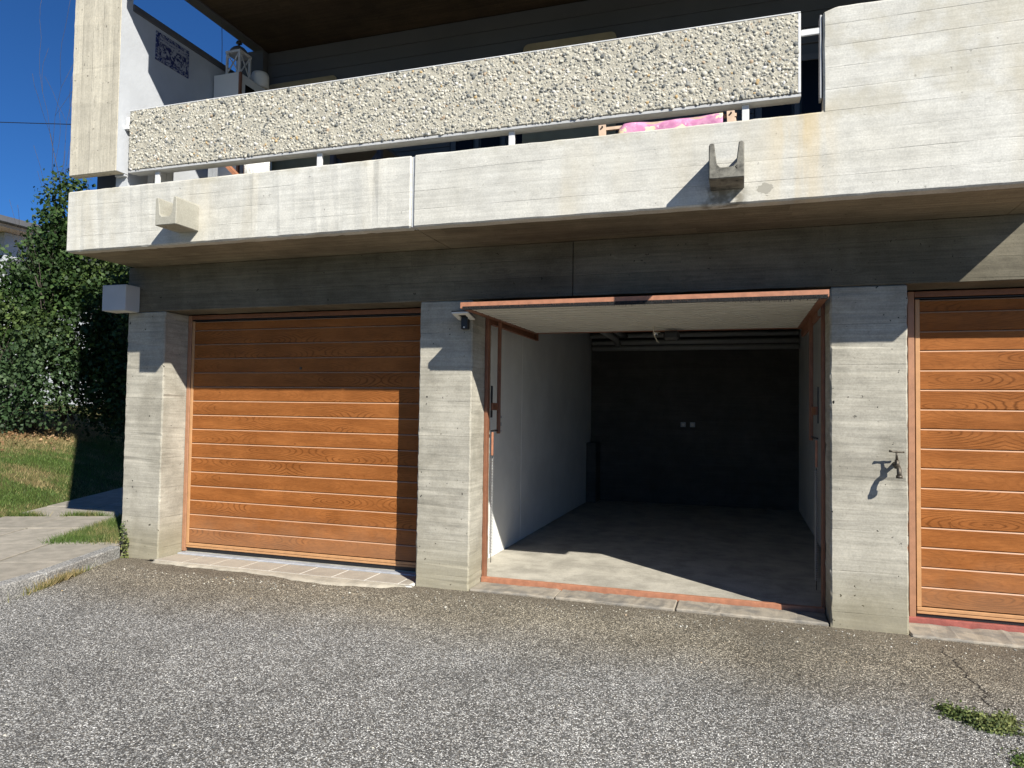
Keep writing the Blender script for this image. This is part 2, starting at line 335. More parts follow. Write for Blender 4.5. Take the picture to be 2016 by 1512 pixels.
def mat_asphalt():
    q = N('worn_asphalt'); P = q.geo.outputs['Position']; X = q.sep(P)
    Pd = q.mix(.012, P, q.noise(P, 20, 2, out=1))
    v = q.vor(Pd, 150.0); cell = q.sep(v[1]); v2 = q.vor(P, 62.0)
    st = q.ramp(cell[0], [(0, (.050, .049, .046)), (.17, (.136, .134, .129)), (.42, (.244, .241, .230)), (.60, (.395, .389, .368)), (.78, (.62, .61, .575)), (.93, (.86, .845, .80))], 'CONSTANT')
    st = q.mix(q.ss(cell[1], .72, .9, 0.0, .38), st, (.30, .25, .18))
    st = q.mul(st, q.ss(q.sep(v2[1])[0], 0.0, 1.0, .84, 1.14))
    bigst = q.math('MULTIPLY', q.ss(q.sep(v2[1])[1], .86, .88), q.ss(v2[0], .28, .40, 1.0, 0.0)); st = q.mix(bigst, st, q.ramp(q.sep(v2[1])[2], [(0, (.07, .07, .068)), (.35, (.32, .31, .285)), (.75, (.60, .58, .53))], 'CONSTANT'))
    c = q.mix(q.ss(v[0], .42, .72), st, (.090, .087, .080))
    big = q.noise(P, .55, 5, .6); mid = q.noise(P, 2.6, 5, .65); c = q.mul(c, q.ss(big, .3, .7, 1.13, .88)); c = q.mul(c, q.ss(mid, .3, .75, 1.10, .84))
    # brown dirt washed along the foot of the building
    yy = q.math('ADD', X[1], q.math('MULTIPLY', q.math('SUBTRACT', big, .5), .9)); yy = q.math('ADD', yy, q.math('MULTIPLY', q.math('SUBTRACT', mid, .5), .35))
    c = q.mix(q.ss(yy, -1.35, -.35, 0.0, .33), c, q.mul(c, 1.0)); dk = q.ss(yy, -.42, -.05)
    wash = q.mix(1.0, c, (.97, .88, .72), 'MULTIPLY'); c = q.mix(q.ss(yy, -1.5, -.5), c, wash)
    c = q.mix(q.math('MULTIPLY', dk, .58), c, q.mix(q.ss(v[0], .2, .6), (.21, .17, .12), (.09, .075, .055)))
    # crack running out from the right-hand threshold, and faint old stains
    cxn = q.math('ADD', q.math('SUBTRACT', X[0], 1.155), q.math('MULTIPLY', q.math('SUBTRACT', q.noise(q.comb(q.math('MULTIPLY', X[1], 1.0), 2.0, 0.0), 5.0, 5, .7), .5), .22))
    ck = q.math('MULTIPLY', q.ss(q.math('ABSOLUTE', cxn), .002, .008, 1.0, 0.0), q.math('MULTIPLY', q.ss(X[1], -1.7, -1.3), q.ss(X[1], -.15, -.35)))
    c = q.mix(q.math('MULTIPLY', ck, .8), c, (.03, .028, .025))
    ol = q.math('MULTIPLY', q.ss(q.noise(P, .9, 3), .60, .72), .28); c = q.mix(ol, c, (.06, .055, .05))
    h = q.math('SUBTRACT', q.math('MULTIPLY', cell[2], .6), v[0]); h = q.math('SUBTRACT', h, q.math('MULTIPLY', ck, 3.0)); h = q.math('ADD', h, q.math('MULTIPLY', mid, 1.0))
    q.bump(h, .0050)
    return q.done(c, .8, .3)
MAT['asphalt'] = mat_asphalt()

def mat_grassland():
    q = N('lawn_soil'); P = q.geo.outputs['Position']
    c = q.mix(q.ss(q.noise(P, 1.3, 5), .4, .62), (.055, .075, .018), (.17, .135, .065)); c = q.mul(c, q.ss(q.noise(P, 40, 4), .3, .7, .6, 1.3)); q.bump(q.noise(P, 50, 4), .03)
    return q.done(c, .95, .1)
MAT['soil'] = mat_grassland()
def mat_blade(name, green, dry, tr=.3):
    q = N(name); r = q.geo.outputs['Random Per Island']; P = q.geo.outputs['Position']
    pt = q.math('MAXIMUM', q.ss(q.noise(P, .9, 4), .40, .66), q.ss(q.math('ADD', q.sep(P)[2], q.math('MULTIPLY', q.noise(P, 2.0, 3), .5)), .95, 1.25, 0.0, 1.5) if name == 'grass_blade' else 0.0); f = q.math('ADD', q.math('MULTIPLY', pt, .6), q.math('MULTIPLY', r, .5))
    c = q.mix(q.ss(f, .35, .95), green, dry); c = q.mul(c, q.ss(r, 0.0, 1.0, .65, 1.35))
    q.b.inputs['Roughness'].default_value = .6; q.b.inputs['Specular IOR Level'].default_value = .3
    q.put(q.b.inputs['Base Color'], c)
    t = q.n('BsdfTranslucent'); q.put(t.inputs[0], c); mx = q.n('MixShader'); mx.inputs[0].default_value = tr
    q.t.links.new(q.b.outputs[0], mx.inputs[1]); q.t.links.new(t.outputs[0], mx.inputs[2]); q.t.links.new(mx.outputs[0], q.t.nodes['Material Output'].inputs[0])
    return q.m
MAT['grass'] = mat_blade('grass_blade', (.090, .150, .032), (.31, .24, .115))
MAT['leaf'] = mat_blade('ivy_leaf', (.030, .062, .016), (.070, .105, .026), .22)
MAT['leaf2'] = mat_blade('shrub_leaf', (.038, .074, .028), (.065, .100, .040), .22)
MAT['weedleaf'] = mat_blade('weed_leaf', (.075, .115, .030), (.16, .175, .060), .2)
MAT['litter'] = mat_blade('dead_leaf', (.20, .115, .055), (.30, .19, .10), .1)
MAT['bark'] = plain('bark', (.075, .062, .05), .95, .3, 30, .01)

def mat_tile(name, a, b):
    q = N(name); P = q.geo.outputs['Position']; oi = q.n('ObjectInfo')
    c = q.mix(q.ss(q.noise(P, 9, 4), .35, .65), a, b); c = q.mul(c, q.math('ADD', .93, q.math('MULTIPLY', oi.outputs['Random'], .14))); c = q.mul(c, q.ss(q.noise(P, 220, 2), .3, .7, .88, 1.1))
    q.bump(q.noise(P, 220, 2), .0012); return q.done(c, .75, .3)
MAT['tile'] = mat_tile('beige_tile', (.37, .33, .27), (.32, .285, .235))
MAT['paver'] = mat_tile('concrete_paver', (.34, .305, .25), (.27, .245, .20))
MAT['stone'] = mat_tile('threshold_stone', (.33, .29, .23), (.20, .185, .16))
def mat_granite():
    q = N('granite'); P = q.geo.outputs['Position']; v = q.vor(P, 120.0)
    c = q.ramp(q.sep(v[1])[0], [(0, (.16, .158, .15)), (.3, (.28, .272, .255)), (.6, (.37, .36, .335)), (.85, (.22, .216, .205))], 'CONSTANT')
    c = q.mul(c, q.ss(q.noise(P, 6, 4), .3, .7, .8, 1.15)); q.bump(q.noise(P, 60, 4), .01); return q.done(c, .8, .3)
MAT['granite'] = mat_granite()

def mat_pinkcloth():
    q = N('pink_floral_cloth'); P = q.geo.outputs['Position']
    n1 = q.noise(q.comb(q.sep(P)[0], q.sep(P)[2], q.sep(P)[1]), 9.0, 3, .5, .6); n2 = q.noise(P, 22, 3)
    c = q.mix(q.ss(n2, .4, .6), (.60, .30, .47), (.50, .21, .38)); c = q.mix(q.ss(n1, .55, .60), c, (.80, .66, .45)); c = q.mix(q.ss(q.noise(P, 34, 2), .66, .70), c, (.8, .55, .70))
    q.bump(q.noise(P, 12, 2), .01); return q.done(c, .9, .1)
MAT['pink'] = mat_pinkcloth()
def mat_azulejo():
    q = N('blue_painted_tiles'); X = q.sep(q.geo.outputs['Position']); u = q.math('DIVIDE', q.math('ADD', X[1], .40), .38); v = q.math('DIVIDE', q.math('SUBTRACT', X[2], 4.505), .25)
    eu = q.math('MINIMUM', u, q.math('SUBTRACT', 1.0, u)); ev = q.math('MINIMUM', v, q.math('SUBTRACT', 1.0, v)); e = q.math('MINIMUM', q.math('MULTIPLY', eu, 1.5), ev)
    P = q.geo.outputs['Position']; fig = q.ss(q.noise(P, 22, 5, .7, .5), .46, .54); bd = q.ss(q.noise(P, 45, 4, .7, 1.0), .44, .52)
    inner = q.mix(q.math('MULTIPLY', fig, q.ss(v, .72, .64)), (.34, .35, .38), (.035, .04, .11)); outer = q.mix(bd, (.33, .34, .38), (.03, .04, .13))
    c = q.mix(q.ss(e, .13, .16), outer, inner)
    wr = q.math('MULTIPLY', q.ss(q.math('ABSOLUTE', q.math('SUBTRACT', v, .78)), .025, .05, 1.0, 0.0), q.ss(q.noise(q.comb(q.math('MULTIPLY', u, 30.0), q.math('MULTIPLY', v, 14.0)), 1.0, 3), .50, .56))
    c = q.mix(q.math('MULTIPLY', wr, q.ss(e, .13, .16)), c, (.05, .06, .16)); return q.done(c, .25, .5)
MAT['azulejo'] = mat_azulejo()

# ================================================================== GROUND
GZ = .15
def ground():
    nx, ny = 90, 70
    xs = np.concatenate([np.linspace(-5.55, 4, 60), np.linspace(4.3, 60, 30)]); ys = np.concatenate([np.linspace(-60, -6, 20), np.linspace(-5.8, .24, 50)])
    V = []
    for y in ys:
        for x in xs:
            z = GZ + .012*math.sin(x*1.3+.7)*math.cos(y*1.1) + .006*math.sin(x*3.1+y*2.3)
            if y > -.5: z = GZ + (z-GZ)*max(0, min(1, -y/.5))
            z -= .012*max(0, min(1, (-y-.3)/3))
            V.append((x, y, z))
    nxx = len(xs); F = []
    for j in range(len(ys)-1):
        for i in range(nxx-1): a = j*nxx+i; F += [a, a+1, a+nxx+1, a+nxx]
    tag(np_mesh('asphalt_yard', V, F, 4, MAT['asphalt'], kind='structure', smooth=True))
ground()
MB().box(-900, 900, -900, 900, -1.2, -.6).build('terrain', MAT['soil'], kind='structure')

O2 = Vector((-7.98, .84)); E1 = Vector((.919, .395)).normalized(); E2 = Vector((-E1.y, E1.x))
def lawn_h(x, y):
    q = -((x-O2.x)*E1.x + (y-O2.y)*E1.y)
    if q <= 0: return .205
    return .205 + 1.30*(1-math.exp(-.30*max(0, q-.02)**1.12)) + .018*math.sin(x*2.3)*math.cos(y*1.9)
def lawn():
    xs = np.concatenate([np.linspace(-80, -18, 25), np.linspace(-17.8, -4.9, 90)]); ys = np.concatenate([np.linspace(-40, -3, 30), np.linspace(-2.9, 14, 110), np.linspace(15, 80, 25)])
    V = [(x, y, lawn_h(x, y) if not (x > -5.0) else .2) for y in ys for x in xs]; n = len(xs); F = []
    for j in range(len(ys)-1):
        for i in range(n-1):
            xc, yc = xs[i+1], ys[j]
            if xc > kerb_x(yc)-.02 or (xc > -5.42 and yc > -.3): continue
            a = j*n+i; F += [a, a+1, a+n+1, a+n]
    np_mesh('lawn', V, F, 4, MAT['soil'], kind='structure', smooth=True)
def kerb_x(y):                                  # inner top edge of the kerb
    return -5.50 - .035*0 + (.33*max(0, min(1.6, -y))) if y < 0 else -5.50
lawn()

# grass blades
def blades(name, pts, hmin, hmax, wid, mat):
    n = len(pts); pts = np.asarray(pts); a = rng.uniform(0, 2*np.pi, n); h = rng.uniform(hmin, hmax, n); l = rng.normal(0, .45, (n, 2))*h[:, None]
    d = np.stack([np.cos(a), np.sin(a)], 1)*(wid*rng.uniform(.6, 1.3, n))[:, None]
    V = np.zeros((n, 3, 3)); V[:, 0, :2] = pts[:, :2]-d; V[:, 1, :2] = pts[:, :2]+d; V[:, :2, 2] = (pts[:, 2]-.005)[:, None]
    V[:, 2, :2] = pts[:, :2]+l; V[:, 2, 2] = pts[:, 2]+h
    return np_mesh(name, V.reshape(-1, 3), np.arange(n*3), 3, mat, kind='stuff')
P = []
while len(P) < 110000:
    x = rng.uniform(-17.5, -7.4); y = rng.uniform(-1.2, 7.5)
    q = -((x-O2.x)*E1.x+(y-O2.y)*E1.y)
    if q < -.01 + .05*math.sin(7*y)*math.sin(3*y): continue
    # only the wedge the picture can see, generously widened
    dx, dy = x, y+5.1; t = dx/dy
    if not (-1.75 < t < -.85): continue
    if dx*dx+dy*dy > 120 and rng.random() < .35: continue
    P.append((x, y, lawn_h(x, y)))
tag(blades('lawn_grass', P, .02, .055, .0045, MAT['grass']))
def in_tri(x, y, T):
    s = [(T[(i+1) % 3][0]-T[i][0])*(y-T[i][1])-(T[(i+1) % 3][1]-T[i][1])*(x-T[i][0]) for i in range(3)]
    return all(v > 0 for v in s) or all(v < 0 for v in s)

# pavers: grid in the path's own frame
pav = empty('paved_path', (0, 0, 0)); pav['kind'] = 'structure'
def paver_local(e1a, e1b, e2a, e2b, dz):
    g = .009; poly = [O2+E1*(a)+E2*(b) for a, b in ((e1a+g, e2a+g), (e1b-g, e2a+g), (e1b-g, e2b-g), (e1a+g, e2b-g))]
    return poly
rows = np.arange(-3*.82, 6*.82, .82); npav = 0; TRIS = []
def kerb_clip(poly):
    out = []
    def inside(p): return p.x < kerb_x(p.y)-.004 and not (p.y > -.0 and p.x > -5.44)
    if all(inside(p) for p in poly): return poly
    if not any(inside(p) for p in poly): return None
    n = len(poly)
    for i in range(n):
        a, b = poly[i], poly[(i+1) % n]
        if inside(a): out.append(a)
        if inside(a) != inside(b):
            lo, hi = (a, b) if inside(a) else (b, a)
            for _ in range(18):
                mid = (lo+hi)/2
                if inside(mid): lo = mid
                else: hi = mid
            out.append(lo)
    return out if len(out) > 2 else None
for j in range(-5, 7):
    e2a = j*.82; sh = 0.0 if j % 2 else .0
    cols = 2 if j >= -1 else (3 if j == -2 else 5)
    for i in range(cols):
        poly = kerb_clip(paver_local(i*.68, (i+1)*.68, e2a, e2a+.82, 0))
        if not poly: continue
        dz = random.uniform(-.004, .004)
        MB().prism([(p.x, p.y) for p in poly], 'z', .205+dz, .25+dz, bev=.005).build('paver', MAT['paver'], pav)

# grass in the wedge between path, kerb and wall, and in the open joints
T1 = [(-6.12, -.33), (-6.93, 1.35), (-5.42, .25)]; T2 = [(-6.12, -.33), (-5.42, .25), (-5.50, -.16)]
P = []
while len(P) < 21000:
    x = rng.uniform(-7.0, -5.4); y = rng.uniform(-.5, 1.4)
    e1 = (x-O2.x)*E1.x+(y-O2.y)*E1.y; e2 = (x-O2.x)*E2.x+(y-O2.y)*E2.y
    if (e1 > 1.30+rng.normal(0, .02) and e2 > -1.63+rng.normal(0, .05)) and x < kerb_x(y)-.01: P.append((x, y, .222))
while len(P) < 22800:
    e1 = rng.uniform(.0, 1.4); e2 = rng.normal(0, .010); p = O2+E1*e1+E2*e2
    if rng.random() < .5+.5*math.sin(e1*9): P.append((p.x, p.y, .235))
while len(P) < 23700:                                   # foot of the kerb
    y = rng.normal(-.9, .16); x = kerb_x(y)+.145+abs(rng.normal(0, .012)); P.append((x, y, .14))
blades('verge_grass', P, .03, .095, .0038, MAT['grass'])
# wedge soil just below the blades
MB().prism([(p[0], p[1]) for p in ((-6.16, -.36), (-5.52, -.20), (-5.43, .3), (-5.43, 1.7), (-6.98, 1.42))], 'z', .17, .222).build('verge_soil', MAT['soil'], kind='structure')

# granite kerb
kb = empty('kerb', (0, 0, 0)); kb['kind'] = 'structure'
ks = [.0-.02, -1.02, -2.02, -3.02, -4.02]
for a, b in zip(ks[:-1], ks[1:]):
    xa, xb = kerb_x(a), kerb_x(b)
    MB().prism([(xa, a-.006), (xa+.125, a-.006), (xb+.125, b+.006), (xb, b+.006)], 'z', .02, .252, bev=.010).build('kerb_stone', MAT['granite'], kb)

# ================================================================== BUILDING
B = empty('concrete_garage_building', (0, 0, 0), 'board-marked concrete building with three garages below and a pebble-fronted balcony above', 'building')
P1, P2, P3, P4, P5, P6 = -5.404, -4.973, -2.432, -1.984, .568, 1.026
ZB, ZS = 2.3984, 2.8057
FZ = .185
def R(name, mat, *a, **k): return MB().rough(*a, **k).build(name, mat, B)
sd_ = 1
for a, b in ((P1, P2), (P3, P4), (P5, P6), (3.57, 4.03)):
    sd_ += 1; R('pillar', MAT['pillar'], a, b, .004, .45, .02, ZB-.002, bev=.010, jit=.0035, step=.035, seed=sd_)
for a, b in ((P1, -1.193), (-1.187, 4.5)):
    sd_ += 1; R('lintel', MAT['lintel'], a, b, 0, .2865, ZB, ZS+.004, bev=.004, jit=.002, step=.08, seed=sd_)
# soffit slabs between joints (seen from below)
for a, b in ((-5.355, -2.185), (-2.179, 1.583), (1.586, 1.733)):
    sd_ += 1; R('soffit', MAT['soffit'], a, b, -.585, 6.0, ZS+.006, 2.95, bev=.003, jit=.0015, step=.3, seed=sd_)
# upstand at the slab edge: two cast pieces with an open joint, the right one rising to the high parapet
R('balcony_fascia', MAT['fascia'], -5.36, -2.19, -.69, -.592, 2.806, 3.315, bev=.012, jit=.0025, step=.05, seed=21)
def fascia_right():
    poly = [(-2.172, 2.806), (1.737, 2.806), (1.737, 3.93), (.53, 3.93), (.456, 3.905), (.456, 3.315), (-2.172, 3.315)]
    n = []; rr = random.Random(4)
    for i in range(len(poly)):
        a, b = Vector(poly[i]), Vector(poly[(i+1) % len(poly)]); L = (b-a).length; k = max(1, int(L/.06)); t = (b-a)/L; no = Vector((t.y, -t.x))
        for j in range(k):
            p = a+(b-a)*j/k; n.append(tuple(p+no*rr.uniform(-.0018, .0018)) if j else tuple(p))
    return MB().prism(n, 'y', -.69, -.592, bev=.010).build('balcony_fascia', MAT['fascia'], B)
fascia_right()
MB().box(.47, 1.733, -.591, -.50, 2.96, 3.90, bev=.006).build('parapet_backing', MAT['white'], B)
MB().box(-2.188, -2.174, -.676, -.60, 2.81, 3.306).build('joint_filler', MAT['white'], B)
# garage interior
sl = MB().box(-8.0 if False else -5.39, 4.5, .30, 6.2, -.05, FZ).build('garage_floor', MAT['slabfloor'], B)
MB().box(-2.43, -2.1836, .335, 5.6, FZ+.002, 2.72).build('garage_side_wall', MAT['white_in'], B)
MB().box(-2.180, -2.1825, 1.98, 5.5, FZ+.01, 2.6).build('plaster_coat', MAT['white_in'], B)
MB().box(.7835, 1.02, .335, 5.6, FZ+.002, 2.72).build('garage_side_wall', MAT['white_in'], B)
MB().box(-5.39, -5.15, .335, 5.6, FZ+.002, 2.72).build('garage_side_wall', MAT['backc'], B)
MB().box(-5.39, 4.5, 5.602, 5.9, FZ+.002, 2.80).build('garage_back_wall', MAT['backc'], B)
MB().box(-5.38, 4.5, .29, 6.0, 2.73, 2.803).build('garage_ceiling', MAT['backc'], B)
MB().box(4.3, 4.5, .3, 5.6, FZ+.002, 2.72).build('garage_side_wall', MAT['backc'], B)
MB().box(-2.18, -2.03, 5.25, 5.6, FZ+.002, 1.07, bev=.01).build('wall_plinth', MAT['backc'], B)
# pipes under the garage ceiling
for y, z, rr in ((5.35, 2.66, .033), (5.35, 2.56, .036), (5.35, 2.475, .038)):
    MB().tube([(-2.15 if z > 2.6 else -2.12, y, z), (.77, y, z)], rr, 14).build('ceiling_pipe', MAT['pipe'], B)
MB().tube([(-1.80, 4.2, 2.64), (-1.74, 5.15, 2.60), (-1.73, 5.32, 2.53)], .045, 12).build('ceiling_pipe', MAT['pipe'], B)
MB().tube([(-1.64, 4.2, 2.64), (-1.60, 5.20, 2.64)], .035, 12).build('ceiling_pipe', MAT['pipe'], B)

# closed garage doors
ZP0, PH = .268, .1322
def plank_mesh(x0, x1, h, mat, name, proud=.012):
    """one moulded door plank, centred; small V groove top and bottom"""
    hw = (x1-x0)/2; hh = h/2
    prof = [(.012, -hh), (.010, -hh+.003), (0, -hh+.004), (0, hh-.009), (.005, hh-.0015), (.012, hh)]
    bm = bmesh.new(); A = [bm.verts.new((-hw, a, b)) for a, b in prof]; C = [bm.verts.new((hw, a, b)) for a, b in prof]
    bm.faces.new(A); bm.faces.new(C[::-1])
    for i in range(len(prof)): j = (i+1) % len(prof); bm.faces.new((A[j], A[i], C[i], C[j]))
    for f in bm.faces:
        c = f.calc_center_median()
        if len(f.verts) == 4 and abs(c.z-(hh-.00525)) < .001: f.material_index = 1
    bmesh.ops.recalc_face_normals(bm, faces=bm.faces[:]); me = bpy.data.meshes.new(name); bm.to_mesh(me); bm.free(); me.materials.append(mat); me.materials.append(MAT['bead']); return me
def closed_door(x0, x1, lab, zoff=0.0, red=False):
    d = empty('garage_door', ((x0+x1)/2, .30, FZ), parent=B); d['label'] = lab
    yf = .290
    MB().box(x0, x0+.040, yf-.006, yf+.06, FZ, 2.39, bev=.003).build('door_frame', MAT['tanframe'], d)
    MB().box(x1-.040, x1, yf-.006, yf+.06, FZ, 2.39, bev=.003).build('door_frame', MAT['tanframe'], d)
    MB().box(x0+.041, x1-.041, yf-.006, yf+.06, 2.352, 2.39, bev=.003).build('door_frame', MAT['brown'], d)
    a, b = x0+.046, x1-.046
    MB().box(a, b, yf+.004, yf+.04, 2.338, 2.346, bev=.001).build('top_gap_seal', MAT['black'], d)
    MB().box(a, b, yf, yf+.035, FZ+.036, FZ+.053, bev=.002).box(a, b, yf-.003, yf+.035, FZ+.056, ZP0-.004, bev=.003).build('bottom_rail', MAT['leafframe'], d)
    MB().box(a, a+.028, yf-.002, yf+.035, ZP0-.002, 2.335, bev=.002).build('side_stile', MAT['leafframe'], d)
    MB().box(b-.028, b, yf-.002, yf+.035, ZP0-.002, 2.335, bev=.002).build('side_stile', MAT['leafframe'], d)
    MB().box(a+.002, b-.002, yf+.012, yf+.03, FZ+.001, FZ+.035).build('bottom_seal', MAT['black'], d)
    n = 16; hts = [(ZP0+i*PH, PH) for i in range(15)] + [(ZP0+15*PH, 2.332-(ZP0+15*PH))]
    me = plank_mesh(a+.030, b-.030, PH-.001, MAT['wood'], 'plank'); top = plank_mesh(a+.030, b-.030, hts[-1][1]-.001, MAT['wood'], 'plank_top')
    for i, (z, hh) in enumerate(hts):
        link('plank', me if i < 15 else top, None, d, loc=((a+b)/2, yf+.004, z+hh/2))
    MB().box(a+.02, b-.02, yf+.026, yf+.034, ZP0, 2.33).build('inner_sheet', MAT['cream'], d)
    if not red:
        MB().tube([(-3.726, yf-.004, 1.888), (-3.726, yf+.01, 1.888)], .011, 14).build('lock', MAT['brass'], d)
    return d
closed_door(P2+.002, P3-.002, 'closed left garage door in golden oak finish')
closed_door(P6+.058, 3.568, 'closed garage door at the right edge of the view, red sill below', red=True)
MB().box(P6+.002, P6+.056, .29, .34, FZ, 2.39).build('door_jamb_strip', MAT['tanframe'], B)

# left threshold: zinc strip, tiles, mortar
th = empty('left_threshold', (-3.7, .1, .15), parent=B)
MB().box(-4.96, -2.44, .222, .292, .12, .180, bev=.004).build('zinc_strip', MAT['zinc'], th)
MB().box(-4.96, -2.44, -.05, .221, .12, .1665).build('grout_bed', MAT['white_in'], th)
x = -4.955; first = True
tm = {}
while x < -2.46:
    w = min(.305, -2.45-x)
    key = round(w, 3)
    y0 = -.045 - .0
    MB().box(x+.005, x+w-.011, y0, .220, .135, .170+random.uniform(-.001, .001), bev=.002).build('tile', MAT['tile'], th); x += .3
def fillet():
    xs = np.linspace(-5.05, -2.43, 70); V = []; F = []
    for i, xx in enumerate(xs):
        t = (xx+5.05)/2.62
        out = -.085 - .145*math.exp(-((t-.72)/.20)**2) - .04*math.exp(-((t-.25)/.3)**2) + .010*math.sin(xx*17)+.007*math.sin(xx*41+1)
        if t > .93: out = -.05-(.05*(1-t)/.07)
        if t < .04: out = -.02
        V += [(xx, -.052, .1675), (xx, (out-.052)/2, .165+.002*math.sin(xx*9)), (xx, out+.02, .158), (xx, out, .132)]
    for i in range(len(xs)-1):
        for k in range(3): a = i*4+k; F += [a, a+1, a+5, a+4]
    o = np_mesh('mortar_fillet', np.array(V)-np.array([-3.7, .1, .15]), F, 4, MAT['mortar'], th, smooth=True); return o
fillet()
# middle threshold: three stones and orange steel sill
th = empty('middle_threshold', (-.7, .1, .15), parent=B)
for i, (a, b) in enumerate(((-1.98, -1.312), (-1.304, -.437), (-.429, .562))):
    MB().rough(a, b, .012+.01*random.random(), .262, .05, .166+.002*i, bev=.008, jit=.004, step=.04, seed=40+i).build('threshold_stone', MAT['stone'], th)
MB().box(-1.978, .562, .265, .302, .10, .203, bev=.002).build('steel_sill', MAT['orange'], th)
th = empty('right_threshold', (2.3, .1, .15), parent=B)
MB().rough(1.03, 2.35, -.045, .262, .05, .166, bev=.01, jit=.005, step=.04, seed=50).build('threshold_stone', MAT['stone'], th)
MB().rough(2.36, 3.56, -.045, .262, .05, .166, bev=.01, jit=.005, step=.04, seed=51).build('threshold_stone', MAT['stone'], th)
MB().box(1.03, 3.56, .265, .30, .10, .198, bev=.002).build('steel_sill', MAT['redsill'], th)

# open up-and-over door
d = empty('open_garage_door', (-.7, .5, 2.3), parent=B); d['label'] = 'middle garage door tipped up and overhead, cream ribbed inside showing'
MB().box(P4+.001, P4+.030, .29, .345, FZ, 2.39, bev=.003).build('door_frame', MAT['brown'], d)
MB().box(P5-.024, P5-.001, .29, .345, FZ, 2.39, bev=.003).build('door_frame', MAT['brown'], d)
MB().box(P4+.031, P5-.025, .29, .345, 2.355, 2.39, bev=.003).build('door_frame', MAT['brown'], d)
xa, xb = -1.940, .523; ya, yb = -.360, 1.55; za, zb_ = 2.278, 2.296           # underside heights front and rear
def lz(y): return za+(zb_-za)*(y-ya)/(yb-ya)
def tilt_box(mb, x0, x1, y0, y1, d0, d1):
    bm = bmesh.new(); bmesh.ops.create_cube(bm, size=1)
    for v in bm.verts:
        yy = y0 if v.co.y < 0 else y1; v.co = Vector((x0 if v.co.x < 0 else x1, yy, lz(yy)+(d0 if v.co.z < 0 else d1)))
    mb._merge(bm); return mb
tilt_box(MB(), xa, xb, ya, ya+.03, 0, .043).build('leading_edge', MAT['orange'], d)
tilt_box(MB(), xa, xa+.05, ya+.031, yb, -.004, .04).build('side_stile', MAT['brown'], d)
tilt_box(MB(), xb-.05, xb, ya+.031, yb, -.004, .04).build('side_stile', MAT['brown'], d)
tilt_box(MB(), xa+.051, xb-.051, yb-.04, yb, -.004, .04).build('end_rail', MAT['brown'], d)
tilt_box(MB(), xa+.051, xb-.051, ya+.031, yb-.041, .030, .042).build('outer_skin', MAT['wood'], d)
npk = 13; y = ya+.034; wpk = (yb-.045-y)/npk   # ribbed inner face
for i in range(npk):
    tilt_box(MB(), xa+.052, xb-.052, y+i*wpk+.020, y+(i+1)*wpk-.020, .0, .012).build('inner_plank', MAT['cream'], d)
tilt_box(MB(), xa+.052, xb-.052, y, yb-.045, .013, .028).build('inner_sheet', MAT['beige'], d)
# ragged brush seal under the leading edge
V = []; F = []; n = 900
xs = np.linspace(xa+.02, xb-.01, n)
for i, xx in enumerate(xs):
    sag = .012+.011*(xx-xa)/(xb-xa)+.008*math.sin(xx*3.1+1)**2
    for k, yy in enumerate((ya-.005, ya+.006)):
        l = sag*rng.uniform(.7, 1.25); w = .0022; z0 = lz(ya)+.012
        c = len(V); V += [(xx-w, yy, z0), (xx+w, yy, z0), (xx+rng.normal(0, .003), yy+rng.normal(0, .004)+.004, z0-l-.006)]; F += [c, c+1, c+2]
np_mesh('brush_seal', np.array(V)-np.array([-.7, .5, 2.3]), F, 3, MAT['blackseal'], d)
MB().box(xa+.02, xb-.01, ya-.003, ya+.02, lz(ya)-.010, lz(ya)+.001).build('seal_strip', MAT['blackseal'], d)
# lever arms, rails, springs
for sgn, xw, yarm in ((1, P4, .50), (-1, P5, .72)):
    xr = xw + sgn*.035
    xi = xw + sgn*.055
    MB().box(min(xr-.012, xr+.012), max(xr-.012, xr+.012), .36, 1.72, 2.318, 2.326).box(xr-.012, xr-.008, .36, 1.72, 2.248, 2.318).box(xr-.012, xr+.012, .36, 1.72, 2.240, 2.248).box(xr-.012, xr+.012, 1.72, 1.73, 2.240, 2.326).build('guide_rail', MAT['brown'], d)
    MB().box(xi-.014, xi+.014, yarm-.012, yarm+.012, 1.345, 2.30, bev=.003).build('lever_arm', MAT['brown'], d)
    MB().box(min(xw+sgn*.040, xi), max(xw+sgn*.040, xi), .345, yarm-.012, 1.54, 1.60).build('pivot_bracket', MAT['brown'], d)
    MB().box(min(xw+sgn*.040, xi), max(xw+sgn*.040, xi), .345, yarm-.012, 1.365, 1.378).build('pivot_bolt', MAT['black'], d)
    MB().box(xw+sgn*.041-.004, xw+sgn*.041+.004, .345, .375, 1.48, 1.74).build('pivot_plate', MAT['black'], d)
    MB().box(xw+sgn*.052-.007, xw+sgn*.052+.007, .352, .372, 1.17, 1.36, bev=.002).build('spring_bracket', MAT['orange'], d)
    T = 62; pts = [(xw+sgn*.052+.013*math.cos(k*2*math.pi/7), .365+.013*math.sin(k*2*math.pi/7), 1.15-.78*k/(7*T)) for k in range(7*T)]
    MB().tube(pts, .0026, 4).build('tension_spring', MAT['spring'], d)
    MB().tube([(xw+sgn*.052, .365, 1.165), (xw+sgn*.052, .365, .30)], .003, 6).build('spring_rod', MAT['black'], d)
